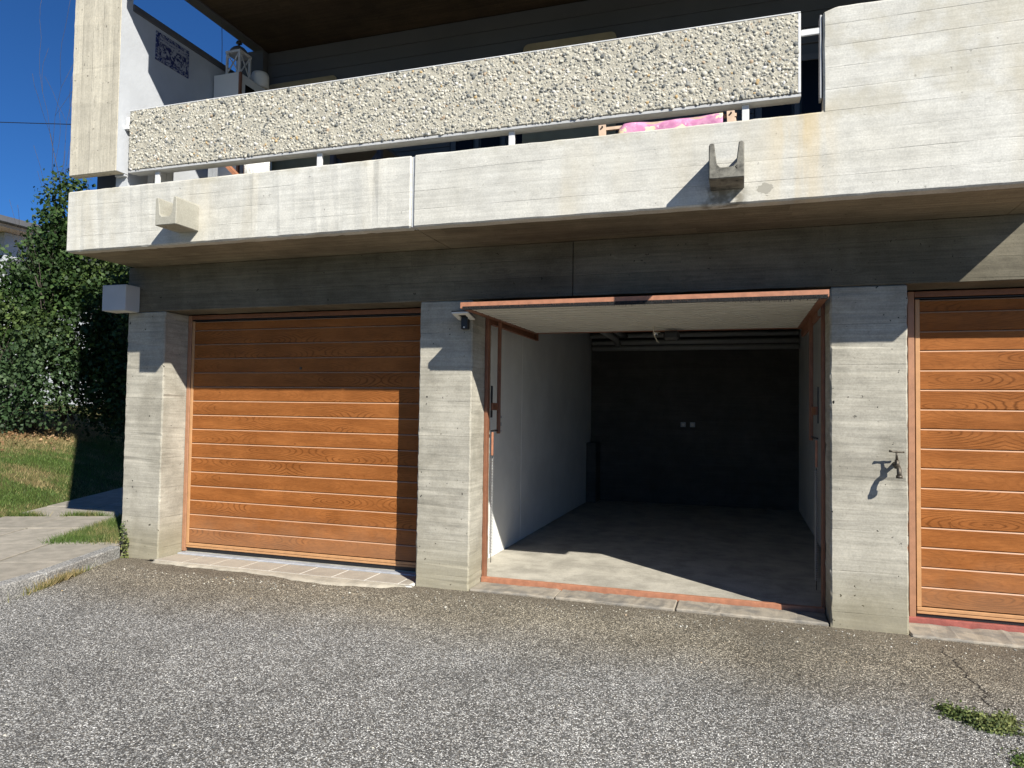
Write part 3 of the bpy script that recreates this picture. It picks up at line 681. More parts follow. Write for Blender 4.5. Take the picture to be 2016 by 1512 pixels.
# latch with chrome knob and pull cord
MB().box(-.66, -.52, 1.30, 1.42, 2.19, 2.272, bev=.02).build('latch_case', MAT['black'], d)
MB().tube([(-.69, 1.26, 2.245), (-.71, 1.22, 2.238), (-.735, 1.2, 2.235)], [.011, .018, .014], 12).build('latch_knob', MAT['chrome'], d)
MB().tube([(-.72, 1.10, 2.288), (-.722, 1.11, 2.25), (-.712, 1.13, 2.20), (-.695, 1.15, 2.165), (-.68, 1.16, 2.152)], .0035, 6).build('pull_cord', MAT['cord'], d)

# ------------------------------------------------------------------ upper storey
MB().rough(-5.282, -4.782, -.75, -.672, 3.42, 10, bev=.005, jit=.002, step=.06, seed=60).build('hanging_column', MAT['column'], B)
MB().box(-4.88, -4.7805, -.671, -.642, 3.405, 10, bev=.002).box(-4.7815, -4.7765, -.748, -.643, 3.424, 10).build('column_return', MAT['white'], B)
MB().box(-4.90, -4.780, -.640, 1.0, 2.952, 4.79).build('balcony_side_wall', MAT['white'], B)
MB().box(-4.92, -4.768, -.640, 1.0, 4.792, 4.85, bev=.004).build('side_wall_coping', MAT['coping'], B)
MB().box(-5.26, -4.905, -.50, -.42, 2.952, 3.60).build('recess_wall', MAT['grey_wall'], B)
MB().box(-4.95, -4.66, .862, 1.1, 2.952, 5.195).build('corner_pilaster', MAT['grey_wall'], B)
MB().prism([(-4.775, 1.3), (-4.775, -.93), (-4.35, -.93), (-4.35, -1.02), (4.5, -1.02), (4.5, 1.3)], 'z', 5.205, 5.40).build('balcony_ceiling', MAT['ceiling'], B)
MB().box(-4.775, -4.66, -.925, .86, 5.190, 5.203).build('ceiling_rim', MAT['coping'], B)
MB().box(-4.35, 4.5, -1.08, -1.022, 5.205, 5.45).box(-4.08, 4.5, -1.08, -1.022, 5.06, 5.204).build('ceiling_edge_beam', MAT['column'], B)
MB().box(-4.659, 4.5, .952, 1.2, 2.952, 5.20).build('balcony_back_wall', MAT['grey_wall'], B)
# siding boards on the back wall, each its own board
for i in range(17):
    z = 2.96+i*.131
    for (a, b) in ((-4.655, -2.60), (-1.80, .10)) if z < 4.45 else ((-4.655, 4.4),):
        MB().box(a, b, .930, .951, z, z+.127, bev=.003).build('siding_board', MAT['grey_wall'], B)
MB().box(-5.39, 4.5, 1.31, 6.0, 2.952, 5.2).build('upper_storey', MAT['white'], B)
MB().box(-4.775, 4.5, -.90, 6.0, 5.41, 9.8).box(-5.28, -4.776, -.66, 6.0, 5.75, 9.8).build('upper_storey', MAT['white'], B)
def window(x0, x1, z0, z1, n):
    w = empty('window', ((x0+x1)/2, .95, z0), parent=B)
    MB().box(x0, x1, .925, .951, z0, z0+.05).box(x0, x1, .925, .951, z1-.05, z1).box(x0, x0+.05, .925, .951, z0+.05, z1-.05).box(x1-.05, x1, .925, .951, z0+.05, z1-.05).build('window_frame', MAT['winframe'], w)
    for k in range(1, n): xx = x0+(x1-x0)*k/n; MB().box(xx-.018, xx+.018, .928, .951, z0+.05, z1-.05).build('window_bar', MAT['winframe'], w)
    for k in range(n):
        a = x0+(x1-x0)*k/n; b = x0+(x1-x0)*(k+1)/n; MB().box(a+.04, b-.04, .936, .942, z0+.04, z1-.04).build('pane', MAT['dkwin'], w)
window(-2.59, -1.81, 3.0, 4.44, 3); window(.11, 1.7, 3.0, 4.44, 5); window(2.2, 4.0, 3.0, 4.44, 4)

# posts and the exposed-aggregate balustrade panel
for x in (-4.46, -2.96, -1.47, .025):
    MB().box(x-.021, x+.021, -.655, -.635, 3.316, 3.419, bev=.002).build('balustrade_post', MAT['whitemetal'], B)
pn = empty('balustrade_panel', (-2.2, -.69, 3.44), parent=B); pn['label'] = 'long balustrade panel faced with washed pebbles'
PX0, PX1, PZ0, PZ1 = -4.725, .318, 3.442, 3.922
MB().box(PX0, PX1, -.6872, -.628, PZ0, PZ1, bev=.004).build('binder', MAT['bind'], pn)
MB().box(PX0-.004, PX1+.016, -.688, -.626, PZ1+.001, PZ1+.010, bev=.002).box(PX1+.001, PX1+.017, -.688, -.626, PZ0, PZ1, bev=.002).build('rim', MAT['whitemetal'], pn)
MB().box(PX0-.004, PX1+.018, -.682, -.626, 3.420, 3.439, bev=.002).box(PX0-.004, PX1+.018, -.625, -.570, 3.428, 3.447, bev=.002).build('steel_channel', MAT['galv'], pn)
def ico(sub):
    bm = bmesh.new(); bmesh.ops.create_icosphere(bm, subdivisions=sub, radius=1); v = np.array([x.co[:] for x in bm.verts]); f = np.array([[q.index for q in x.verts] for x in bm.faces]); bm.free(); return v, f
IV, IF = ico(2); IV1, IF1 = ico(1)
def pebbles():
    s = .0145; pts = []
    z = PZ0+.007; j = 0
    while z < PZ1-.004:
        x = PX0+.006+(s*.5 if j % 2 else 0)
        while x < PX1-.004: pts.append((x, z)); x += s
        z += s*.80; j += 1
    pts = np.array(pts); n = len(pts); pts = pts+rng.uniform(-.0065, .0065, (n, 2)); pts[:, 1] = np.clip(pts[:, 1], PZ0+.004, PZ1-.004); pts[:, 0] = np.clip(pts[:, 0], PX0+.004, PX1-.004)
    r = rng.gamma(8, .0092/8, n); r = np.clip(r, .0050, .0185); asp = rng.uniform(.55, 1.0, n); th_ = rng.uniform(0, np.pi, n)
    # spatial thinning: large stones push out small neighbours
    order = np.argsort(-r); keep = np.ones(n, bool); cell = {}
    for i in order:
        kx, kz = int(pts[i, 0]/.03), int(pts[i, 1]/.03); ok = True
        for a in (-1, 0, 1):
            for b in (-1, 0, 1):
                for q in cell.get((kx+a, kz+b), ()):
                    if math.hypot(*(pts[i]-pts[q])) < .56*(r[i]*math.sqrt(asp[i])+r[q]*math.sqrt(asp[q])): ok = False
        if ok: cell.setdefault((kx, kz), []).append(i)
        else: keep[i] = False
    pts, r, asp, th_ = pts[keep], r[keep], asp[keep], th_[keep]; n = len(r)
    order = np.argsort(-r)
    def shape(i, V):
        v = V*(1+.18*np.sin(V[:, [1, 2, 0]]*3.1+i)); v = v*np.array([r[i], r[i]*rng.uniform(.38, .62), r[i]*asp[i]])
        t = rng.normal(0, .35); c_, s_ = math.cos(th_[i]), math.sin(th_[i]); x = v[:, 0]*c_-v[:, 2]*s_; zz = v[:, 0]*s_+v[:, 2]*c_; y = v[:, 1]+x*t*.5+zz*rng.normal(0, .25)
        return np.stack([x, y, zz], 1)
    O = np.array([-2.2, -.69, 3.44])
    for i in order[:300]:
        vv = shape(i, IV); me = bpy.data.meshes.new('pebble'); me.from_pydata(vv.tolist(), [], IF.tolist()); me.polygons.foreach_set('use_smooth', [True]*len(IF))
        link('pebble', me, MAT['pebble'], pn, loc=(pts[i, 0], -.6845+rng.uniform(-.002, .002), pts[i, 1]))
    VV, FF = [], []; nb = 0
    for i in order[300:]:
        v = shape(i, IV)+np.array([pts[i, 0], -.6835+rng.uniform(-.003, .0015), pts[i, 1]])-O
        VV.append(v); FF.append(IF+nb); nb += len(v)
    np_mesh('small_pebbles', np.concatenate(VV), np.concatenate(FF).ravel(), 3, MAT['pebble'], pn, kind='stuff', smooth=True)
pebbles()
# brackets that hold the panel
MB().box(.337, .442, -.668, -.655, 3.790, 3.828, bev=.003).build('panel_bracket', MAT['whitemetal'], B)
MB().box(.440, .452, -.672, -.60, 3.40, 3.90, bev=.002).build('fixing_plate', MAT['galv'], B)
MB().box(-4.79, -4.735, -.69, -.655, 3.78, 3.81, bev=.003).box(-4.765, -4.735, -.685, -.67, 3.81, 3.88, bev=.003).build('panel_bracket', MAT['whitemetal'], B)

# water spouts cast into the fascia
def spout(x0, x1, mat, lab, seed):
    o = empty('water_spout', ((x0+x1)/2, -.69, 2.9), parent=B); o['label'] = lab
    y0, y1 = -.925, -.691; zb, zt = 2.893, 3.105; t = .045
    def rnd(pts): return pts
    m_ = MB()
    prof = [(x0, zb), (x1, zb), (x1+.0, zt-.012), (x1-.012, zt), (x1-.030, zt-.004), (x1-t, zb+.085), (x1-t-.02, zb+.065), (x0+t+.02, zb+.065), (x0+t, zb+.085), (x0+.030, zt-.004), (x0+.012, zt), (x0, zt-.012)]
    m_.prism(prof, 'y', y0, y1, bev=.005)
    m_.build('channel', mat, o)
    return o
spout(-4.198, -4.000, MAT['spout'], 'pale concrete water spout on the left part of the fascia', 1)
spout(-.178, .018, MAT['spout_dark'], 'dark weathered concrete water spout below the pebble panel', 2)

# ================================================================== THINGS ON THE BALCONY
t = empty('storage_cabinet', (-4.62, .45, 2.952), 'white storage cabinet with glazed side door in the left balcony corner', 'cabinet')
MB().box(-4.765, -4.475, .29, .80, 2.952, 4.675, bev=.003).build('carcass', MAT['white_in'], t)
MB().box(-4.474, -4.462, .31, .79, 3.0, 4.66, bev=.003).build('door', MAT['white_in'], t)
MB().box(-4.461, -4.457, .36, .74, 3.1, 4.58).build('glass', MAT['dkwin'], t)
MB().box(-4.478, -4.455, .286, .308, 2.96, 4.672).build('edge_strip', MAT['brown'], t)
t = empty('lantern', (-4.595, .42, 4.676), 'white wooden lantern with dark domed roof on the cabinet', 'lantern')
lx0, lx1, ly0, ly1, lz0, lz1 = -4.675, -4.515, .34, .50, 4.677, 4.90
q = MB()
for a in (lx0, lx1-.018):
    for b in (ly0, ly1-.018): q.box(a, a+.018, b, b+.018, lz0, lz1)
q.box(lx0-.004, lx1+.004, ly0-.004, ly1+.004, lz1, lz1+.022).box(lx0-.002, lx1+.002, ly0-.002, ly1+.002, lz0, lz0+.018).build('frame', MAT['whitemetal'], t)
q = MB()
for (a, b) in (((lx0+.01, ly0+.005), (lx1-.01, ly0+.005)), ((lx1-.005, ly0+.01), (lx1-.005, ly1-.01))):
    q.bar((a[0], a[1], lz0+.02), (b[0], b[1], lz1), .008, .010, (0, 0, 1)); q.bar((b[0], b[1], lz0+.02), (a[0], a[1], lz1), .008, .010, (0, 0, 1))
q.build('cross_braces', MAT['whitemetal'], t)
cx, cy = (lx0+lx1)/2, (ly0+ly1)/2
MB().tube([(cx, cy, lz1+.022), (cx, cy, lz1+.05), (cx, cy, lz1+.075), (cx, cy, lz1+.095), (cx, cy, lz1+.103)], [.088, .078, .055, .024, .012], 20).build('dome_roof', MAT['coping'], t)
MB().tube([(cx, cy, lz1+.10), (cx, cy, lz1+.118), (cx, cy, lz1+.125), (cx, cy, lz1+.145)], [.008, .010, .030, .022], 14).build('finial', MAT['black'], t)
o = MB().tube([(-4.53, .66, 4.677), (-4.53, .66, 4.80), (-4.53, .66, 4.83), (-4.53, .66, 4.84)], [.085, .085, .075, .05], 24).build('round_tub', MAT['white_in'])
tag(o, 'pale round tub with rounded lid behind the lantern on the cabinet', 'tub')
o = MB().tube([(-4.70, .30, 5.19), (-4.715, .33, 4.99), (-4.72, .34, 4.80)], .003, 6).build('hanging_string', MAT['coping']); tag(o, 'thin dark string hanging from the ceiling rim to the lantern', 'string')
o = MB().box(-4.779, -4.770, -.40, -.02, 4.505, 4.755, bev=.001).build('tile_picture', MAT['azulejo']); tag(o, 'blue and white painted tile picture on the shaded balcony side wall', 'tile picture')
def round_board(x0, x1, z1, y, lab):
    r = .05; P_ = [(x0, 2.96), (x1, 2.96)]+[(x1-r+r*math.cos(a), z1-r+r*math.sin(a)) for a in np.linspace(0, math.pi/2, 6)]+[(x0+r+r*math.cos(a), z1-r+r*math.sin(a)) for a in np.linspace(math.pi/2, math.pi, 6)]
    o = MB().prism(P_, 'y', y, y+.035, bev=.004).build('beige_board', MAT['beige']); tag(o, lab, 'board', 'beige boards leaning on the balcony wall')
round_board(-1.87, -1.03, 4.835, .86, 'wide beige rounded board against the balcony wall, right of the window')
round_board(-4.60, -3.80, 4.825, .87, 'beige rounded board against the balcony wall beside the white cabinet')
# deck chair with pink cloth
t = empty('deck_chair', (-.45, -.3, 2.955), 'pale timber deck chair frame behind the pebble panel', 'deck chair')
for xx in (-.952, -.062):
    MB().bar((xx+.02, -.12, 2.96), (xx-.01, -.10, 3.68), .05, .022, (0, 1, 0)).build('leg', MAT['timber'], t)
    MB().tube([(xx-.004, -.125, 3.60), (xx-.004, -.108, 3.60)], .006, 8).build('bolt', MAT['black'], t)
MB().bar((-.97, -.07, 3.60), (-.03, -.07, 3.60), .022, .022).build('cross_bar', MAT['timber'], t)
MB().bar((-.00, -.05, 3.30), (-.06, .05, 3.68), .03, .02, (0, 1, 0)).build('back_leg', MAT['timber'], t)
def cloth():
    nx, nz = 60, 14; V = []; F = []
    for j in range(nz):
        for i in range(nx):
            u = i/(nx-1); v = j/(nz-1); x = -.84+u*.72; z = 3.612-.30*v+.006*math.sin(u*9); y = -.10-.012*math.sin(u*14+v*2)-.012*v+.025*math.exp(-v*9)
            if u < .05: z -= (.05-u)*.6
            V.append((x, y, z))
    for j in range(nz-1):
        for i in range(nx-1): a = j*nx+i; F += [a, a+1, a+nx+1, a+nx]
    o = np_mesh('pink_cloth', V, F, 4, MAT['pink'], smooth=True); md = o.modifiers.new('thick', 'SOLIDIFY'); md.thickness = .006
    tag(o, 'pink floral cloth draped over the deck chair, seen through the balustrade gap', 'cloth')
cloth()
# dark garden table and white cushion
t = empty('garden_table', (-3.2, .4, 2.952), 'dark garden table behind the balcony slot left of the window', 'table')
MB().box(-3.47, -2.93, .2, .75, 3.79, 3.82, bev=.004).build('table_top', MAT['coping'], t)
for xx in (-3.44, -2.98):
    for yy in (.23, .70): MB().box(xx, xx+.04, yy, yy+.04, 2.953, 3.79).build('leg', MAT['coping'], t)
MB().bar((-3.44, .24, 3.2), (-2.96, .24, 3.74), .02, .03).build('brace', MAT['coping'], t)
def pillow():
    bm = bmesh.new(); bmesh.ops.create_cube(bm, size=1); bmesh.ops.subdivide_edges(bm, edges=bm.edges[:], cuts=5, use_grid_fill=True)
    for v in bm.verts:
        x, y, z = v.co; p = (1-(2*x)**4)*(1-(2*z)**4); v.co = Vector((-3.945+x*.25, -.10+y*(.02+.10*max(p, 0)), 3.50+z*.26+.02*x))
    me = bpy.data.meshes.new('c'); bm.to_mesh(me); bm.free(); me.polygons.foreach_set('use_smooth', [True]*len(me.polygons)); o = link('cushion', me, MAT['cloth'])
    tag(o, 'white cushion standing behind the slot below the pebble panel', 'cushion')
pillow()
o = MB().bar((-4.36, -.06, 3.72), (-4.10, -.12, 3.50), .03, .06, (0, 1, 0)).build('wooden_slat', MAT['orange']); tag(o, 'slanting orange-brown wooden slat seen through the slot left of the cushion', 'slat')
t = empty('balcony_rack', (-4.0, -.5, 2.955), 'grey metal rack upright left of the slanting slat', 'rack')
for a_ in (-4.436, -4.39): MB().box(a_, a_+.040, -.12, -.10, 2.955, 3.70).build('upright', MAT['zinc'], t)
MB().box(-4.436, -4.35, -.12, -.10, 3.705, 3.72).build('cap', MAT['zinc'], t)
t = empty('folding_screen', (-4.6, -.4, 2.955), 'pale panelled screen at the left end of the balcony slot', 'screen')
for i in range(4): MB().box(-4.745+i*.066, -4.745+i*.066+.062, -.47, -.455, 2.957, 3.60, bev=.002).build('panel', MAT['whitemetal'], t)

# ================================================================== FIXTURES
t = empty('wall_light', (-5.37, -.05, 2.52), 'white cube wall light at the left end of the lintel', 'wall light')
MB().box(-5.535, -5.262, -.165, -.004, 2.392, 2.625, bev=.004).build('housing', MAT['white'], t)
MB().box(-5.52, -5.277, -.15, -.02, 2.388, 2.391).build('diffuser', MAT['lampwhite'], t)
t = empty('solar_lamp', (-2.03, 0, 2.23), 'small black LED wall lamp with square white head on the middle pillar', 'wall lamp')
MB().box(-2.062, -2.006, -.045, .003, 2.165, 2.262, bev=.004).build('body', MAT['black'], t)
def sq_ring(q, x0, x1, y0, y1, z0, z1, w): q.box(x0, x1, y0, y0+w, z0, z1).box(x0, x1, y1-w, y1, z0, z1).box(x0, x0+w, y0+w, y1-w, z0, z1).box(x1-w, x1, y0+w, y1-w, z0, z1)
def tilted(q, name, mat):
    for v in q.bm.verts: v.co.z -= (v.co.y+.155)*.22
    return q.build(name, mat, t)
q = MB(); q.box(-2.098, -1.958, -.155, .002, 2.284, 2.293, bev=.003); tilted(q, 'head', MAT['black'])
q = MB(); sq_ring(q, -2.095, -1.961, -.153, -.002, 2.272, 2.2835, .036); tilted(q, 'light_ring', MAT['lampwhite'])
MB().tube([(-2.034, -.049, 2.178), (-2.034, -.043, 2.178)], .006, 10).build('sensor', MAT['lampwhite'], t)

t = empty('water_tap', (.945, 0, 1.24), 'old metal garden tap on the right pillar', 'tap')
MB().tube([(.950, .004, 1.232), (.950, -.02, 1.232), (.950, -.045, 1.232), (.950, -.060, 1.234)], [.016, .012, .011, .014], 12).build('pipe', MAT['brass'], t)
MB().tube([(.950, -.055, 1.206), (.950, -.055, 1.262)], [.015, .013], 12).tube([(.950, -.056, 1.225), (.951, -.085, 1.222), (.952, -.105, 1.206), (.952, -.112, 1.18), (.952, -.112, 1.165)], [.013, .013, .014, .014, .014], 12).build('body', MAT['brass'], t)
MB().tube([(.952, -.112, 1.168), (.952, -.112, 1.150)], .019, 14).build('nozzle', MAT['brass'], t)
MB().tube([(.950, -.055, 1.26), (.948, -.060, 1.312)], [.009, .0055], 10).build('stem', MAT['brass'], t)
MB().tube([(.905, -.068, 1.318), (.925, -.062, 1.314), (.948, -.060, 1.313), (.972, -.058, 1.312), (.992, -.056, 1.312)], [.008, .005, .007, .005, .006], 8).build('handle', MAT['brass'], t)
def socket(x, lab):
    t = empty('power_socket', (x, 5.6, 1.36), lab, 'socket', 'sockets on the garage back wall')
    MB().box(x-.036, x+.036, 5.585, 5.601, 1.324, 1.396, bev=.004).build('plate', MAT['zinc'], t)
    MB().tube([(x, 5.586, 1.36), (x, 5.583, 1.36)], .02, 14).build('insert', MAT['cream'], t)
socket(-.802, 'left one of two square sockets on the dark garage back wall'); socket(-.668, 'right one of two square sockets on the dark garage back wall')
t = empty('light_switch', (-2.175, 1.26, 1.40), 'tall grey double switch on the white garage side wall', 'switch')
MB().box(-2.1825, -2.170, 1.225, 1.30, 1.335, 1.485, bev=.003).build('plate', MAT['zinc'], t)
for z in (1.37, 1.445): MB().box(-2.170, -2.166, 1.242, 1.284, z-.02, z+.02, bev=.001).build('rocker', MAT['lampwhite'], t)

# ================================================================== PLANTS
def leaf_cloud(name, pts, size, mat, parent, kind=None, updir=.5):
    """pts Nx3; each leaf two triangles folded on the midrib"""
    n = len(pts); pts = np.asarray(pts); a = rng.normal(0, 1, (n, 3)); a[:, 2] -= .3; a /= np.linalg.norm(a, axis=1)[:, None]
    nr = rng.normal(0, 1, (n, 3)); nr[:, 2] += updir; nr[:, 1] -= .5; b = np.cross(a, nr); b /= np.linalg.norm(b, axis=1)[:, None]; c = np.cross(a, b)
    s = (size*rng.uniform(.6, 1.35, n))[:, None]
    V = np.stack([pts-a*s*.5, pts+b*s*.42+c*s*.10, pts+a*s*.55, pts-b*s*.42+c*s*.10], 1).reshape(-1, 3)
    i = np.arange(n)[:, None]*4; F = np.concatenate([i+0, i+1, i+2, i+0, i+2, i+3], 1).ravel()
    o = world_loc(parent) if parent is not None else Vector((0, 0, 0))
    return np_mesh(name, V-np.array(o[:]), F, 3, mat, parent, kind=kind)
def cloud_pts(blobs, n, shell=.55):
    W_ = np.array([b[3]*b[4]*b[5] for b in blobs])**.67; W_ /= W_.sum(); out = []
    for (x, y, z, rx, ry, rz), w in zip(blobs, W_):
        k = int(n*w); d_ = rng.normal(0, 1, (k, 3)); d_ /= np.linalg.norm(d_, axis=1)[:, None]; r = 1-shell*rng.random(k)**1.7
        lump = 1+.16*np.sin(d_[:, 0]*7+x*3)*np.sin(d_[:, 2]*8+y*2)+.10*np.sin(d_[:, 1]*13+z*5)*np.cos(d_[:, 2]*15+x)
        p = d_*(r*lump)[:, None]*np.array([rx, ry, rz])+np.array([x, y, z]); out.append(p)
    p = np.concatenate(out)
    # cluster leaves round twig ends so gaps and dark hollows show
    tw = p[rng.integers(0, len(p), len(p)//9)]; near = tw[rng.integers(0, len(tw), len(p))]; f = rng.random(len(p)) < .72
    p[f] = near[f]+rng.normal(0, .085, (f.sum(), 3)); return p
def branch(q, p, d_, L, r, depth, rr, spread=.5):
    pts = [p]; rad = [r]; k = 6
    for i in range(k):
        d_ = (d_+Vector((rr.uniform(-1, 1), rr.uniform(-1, 1), rr.uniform(-.4, .9)))*.16).normalized(); p = p+d_*L/k; pts.append(p); rad.append(max(.003, r*(1-.75*(i+1)/k)))
        if depth > 0 and i > 0 and rr.random() < .8:
            nd = (d_+Vector((rr.uniform(-1, 1), rr.uniform(-1, 1), rr.uniform(-.2, .8)))*spread*1.5).normalized(); branch(q, p, nd, L*rr.uniform(.35, .6), rad[-1]*.6, depth-1, rr, spread)
    q.tube(pts, rad, 5)
def bush(name, base, blobs, n, size, mat, label, cat, group=None, seed=1, trunk=1.8, r=.035):
    t = empty(name, base, label, cat, group); rr = random.Random(seed)
    q = MB()
    for k in range(4):
        branch(q, Vector(base)+Vector((rr.uniform(-.15, .15), rr.uniform(-.1, .1), -.05)), Vector((rr.uniform(-.35, .35), rr.uniform(-.3, .2), 1)).normalized(), trunk*rr.uniform(.8, 1.1), r*rr.uniform(.5, 1), 2, rr)
    q.build('trunk', MAT['bark'], t)
    pts = cloud_pts(blobs, n); zz = np.array([lawn_h(a, b) for a, b in pts[:, :2]])+.02; pts = pts[pts[:, 2] > zz]
    leaf_cloud('crown', pts, size, mat, t); return t
G = 'shrubs and ivy-clad trees on the bank'
bush('ivy_tree', (-12.5, 5.4, 1.25), [(-12.45, 5.2, 5.1, .50, .45, .95), (-12.95, 5.3, 4.75, .42, .4, .6), (-12.3, 5.3, 4.2, .85, .7, .9), (-12.9, 5.2, 3.9, .75, .7, .9), (-12.2, 5.1, 3.0, 1.0, .8, 1.0)], 15000, .078, MAT['leaf'],
     'tall ivy-clad tree rising beside the hanging concrete column', 'tree', G, 3, 2.6, .05)
bush('spreading_shrub', (-13.6, 5.0, 1.25), [(-13.9, 4.8, 3.2, 1.0, .8, 1.15), (-13.2, 4.6, 2.7, .95, .8, 1.1), (-14.6, 4.9, 2.8, 1.0, .8, 1.3)], 14000, .075, MAT['leaf'],
     'dense dark green shrub at the left edge in front of the white house', 'shrub', G, 5, 1.7)
bush('low_shrub', (-12.6, 4.1, 1.0), [(-13.6, 4.25, 1.75, .75, .6, .75), (-12.7, 4.1, 1.65, .75, .6, .78), (-14.6, 4.3, 1.6, .8, .6, .8), (-12.0, 4.5, 2.1, .55, .6, .9)], 13000, .066, MAT['leaf2'],
     'low bluish green shrub at the foot of the bank above the lawn', 'shrub', G, 7, 1.2)
bush('shaded_shrub', (-10.6, 5.4, 1.1), [(-11.2, 5.6, 3.6, .9, .7, 1.1), (-10.5, 5.5, 3.0, .8, .7, 1.2), (-10.9, 5.4, 1.9, 1.0, .7, 1.0), (-9.9, 6.0, 2.6, .8, .7, 1.3), (-9.6, 6.5, 4.0, .8, .6, .9), (-11.7, 6.0, 2.3, .9, .6, 1.1), (-10.9, 6.4, 2.5, 1.0, .6, 1.3), (-11.9, 5.6, 1.9, .8, .6, .9), (-12.3, 6.4, 3.0, .9, .5, 1.3)], 32000, .075, MAT['leaf'],
     'dark shrub in the shade beside the left pillar', 'shrub', G, 9, 2.2)
def bare(base, d_, L, lab, seed, r=.05):
    t = empty('bare_tree', base, lab, 'bare tree', 'leafless trees behind the shrubs'); q = MB(); rr = random.Random(seed)
    branch(q, Vector(base), Vector(d_).normalized(), L, r, 2 if r > .019 else 1, rr, .30); q.build('branches', MAT['bark'], t)
bare((-15.0, 6.3, 1.4), (-.06, 0, 1), 5.6, 'leafless slender tree at the left edge against the sky', 12, .016)
bare((-14.7, 6.6, 1.4), (.0, 0, 1), 4.9, 'leafless thin tree beside the dark house roof', 15, .013)
bare((-13.75, 6.4, 1.4), (.02, 0, 1), 5.9, 'leafless twiggy tree rising beside the concrete column', 21, .020)
# creeping weed on the asphalt
def weed_patch():
    pts = []
    for (x, y, rx, ry, n) in ((1.01, -1.29, .085, .05, 1300), (1.085, -1.37, .085, .05, 1500), (1.165, -1.27, .045, .05, 600), (.94, -1.22, .05, .035, 350)):
        a = rng.normal(0, .5, (n, 2)); p = np.stack([x+a[:, 0]*rx, y+a[:, 1]*ry, GZ-.008+rng.gamma(2, .007, n)], 1); pts.append(p)
    p = np.concatenate(pts); o = leaf_cloud('weed_patch', p, .013, MAT['weedleaf'], None, updir=1.5); tag(o, 'flat green creeping weed growing in the asphalt at lower right', 'weed')
    n = 500; a = rng.normal(0, .5, (n, 2)); p = np.stack([1.12+a[:, 0]*.07, -1.70+a[:, 1]*.10, GZ-.008+rng.gamma(2, .004, n)], 1)
    o = leaf_cloud('weed_patch', p, .012, MAT['grass'], None, updir=1.5); tag(o, 'sparse dry weed patch at the bottom right corner of the asphalt', 'weed', kind='stuff')
weed_patch()
def loose_gravel():
    n = 900; VV, FF = [], []; nb = 0
    for i in range(n):
        if i < 520: x = rng.uniform(-5.0, 3.2); y = -.06-abs(rng.normal(0, .22))
        else: x = rng.uniform(-5.0, 3.2); y = rng.uniform(-4.2, -.2)
        if -.05 > y > -.35 and -5.05 < x < -2.43: y -= .22
        r = rng.uniform(.0025, .0075)*(1.5 if rng.random() < .05 else 1)
        v = IV1*np.array([r, r*rng.uniform(.6, 1), r*.6]); a = rng.uniform(0, 6.28); c_, s_ = math.cos(a), math.sin(a)
        v = np.stack([v[:, 0]*c_-v[:, 1]*s_+x, v[:, 0]*s_+v[:, 1]*c_+y, v[:, 2]+GZ-.004+r*.3+.012*math.sin(x*1.3+.7)*math.cos(y*1.1)*max(0, min(1, -y/.5))+.006*math.sin(x*3.1+y*2.3)*max(0, min(1, -y/.5))-.012*max(0, min(1, (-y-.3)/3))+.004], 1)
        VV.append(v); FF.append(IF1+nb); nb += len(v)
    np_mesh('loose_gravel', np.concatenate(VV), np.concatenate(FF).ravel(), 3, MAT['pebble'], None, kind='stuff')
loose_gravel()
def litter():
    p = []
    while len(p) < 5000:
        x = rng.uniform(-15.5, -9.6); y = rng.uniform(2.4, 5.4); z = lawn_h(x, y)
        if z > .93+rng.normal(0, .07) and -1.75 < x/(y+5.1) < -.95: p.append((x, y, z+.02+rng.random()*.02))
    leaf_cloud('fallen_leaves', p, .055, MAT['litter'], None, kind='stuff', updir=2.5)
litter()
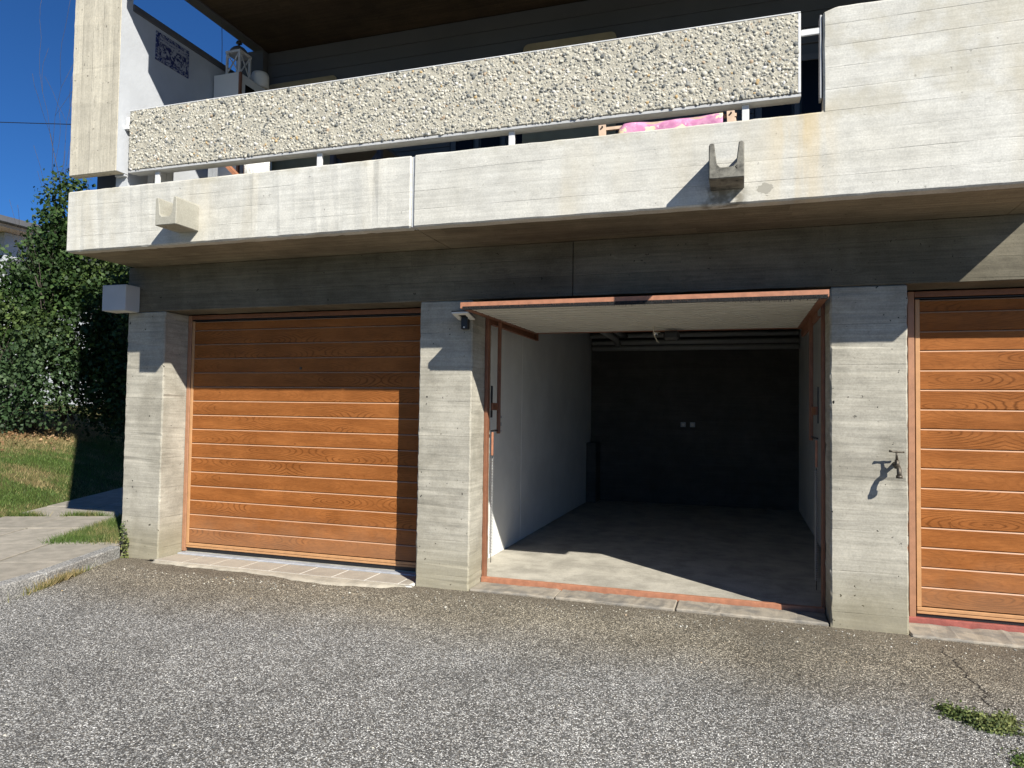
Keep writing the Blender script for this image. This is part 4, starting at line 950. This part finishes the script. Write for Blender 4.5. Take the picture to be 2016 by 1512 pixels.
def stem_weed():
    t = empty('stem_weed', (-5.34, -.02, .15), 'thin upright weed growing at the corner of the left pillar', 'weed')
    q = MB(); pts = []; rr = random.Random(2)
    for k in range(3):
        x0 = -5.345+k*.022; P_ = [(x0+.01*math.sin(i*.9+k), -.022-.006*i*.3, .15+i*.04*(1-.2*k)) for i in range(9)]; q.tube(P_, .0025, 5); pts += P_
    q.build('stem', MAT['bark'], t)
    p = np.repeat(np.array(pts), 7, 0)+rng.normal(0, .011, (len(pts)*7, 3)); leaf_cloud('leaves', p, .022, MAT['weedleaf'], t)
stem_weed()

# ================================================================== BACKGROUND
H_ = empty('white_house', (-30, 14, 1), 'white house with dark overhanging roof behind the shrubs', 'house')
MB().box(-45, -26.2, 14, 24, 0, 7.9).box(-26.19, -12, 15, 24, 0, 6.6).build('wall', MAT['white'], H_)
rf = MB().prism([(-46, 8.05), (-25.2, 8.05), (-25.2, 8.25), (-28.0, 8.75), (-35, 9.6), (-46, 9.6)], 'y', 12.8, 25).build('roof', MAT['coping'], H_)
MB().box(-45.8, -25.5, 12.9, 24.5, 7.92, 8.04).build('eave_boards', MAT['timber'], H_)
MB().prism([(13.9, 6.62), (13.9, 6.8), (19, 8.0), (24.5, 6.8), (24.5, 6.62)], 'x', -26.0, -11.5).build('roof', MAT['coping'], H_)
for x in (-40, -36, -32, -22, -18):
    w = empty('window', (x, 14, 3), parent=H_); yy = 14 if x < -26 else 15
    MB().box(x-.6, x+.6, yy-.03, yy-.001, 3, 4.5).build('pane', MAT['dkwin'], w); MB().box(x-.7, x+.7, yy-.06, yy-.031, 2.9, 2.99).build('sill', MAT['stone'], w)
o = MB().tube([(-60, 40, 20.4), (-30, 16.0, 12.3), (-13.514, 6, 7.43), (-6, 1.6, 5.5)], .008, 6).build('overhead_cable', MAT['black']) if False else MB().tube([(-40, 6.4, 7.95), (-15.516, 6, 7.70), (-13.514, 6.0, 7.43), (-9.5, 6.1, 6.9), (-5.45, 6.1, 6.3)], .009, 6).build('overhead_cable', MAT['black'])
tag(o, 'thin overhead cable crossing the blue sky left of the column', 'cable')
print('objects', len(bpy.data.objects), 'tris', sum(len(m.polygons) for m in bpy.data.meshes))
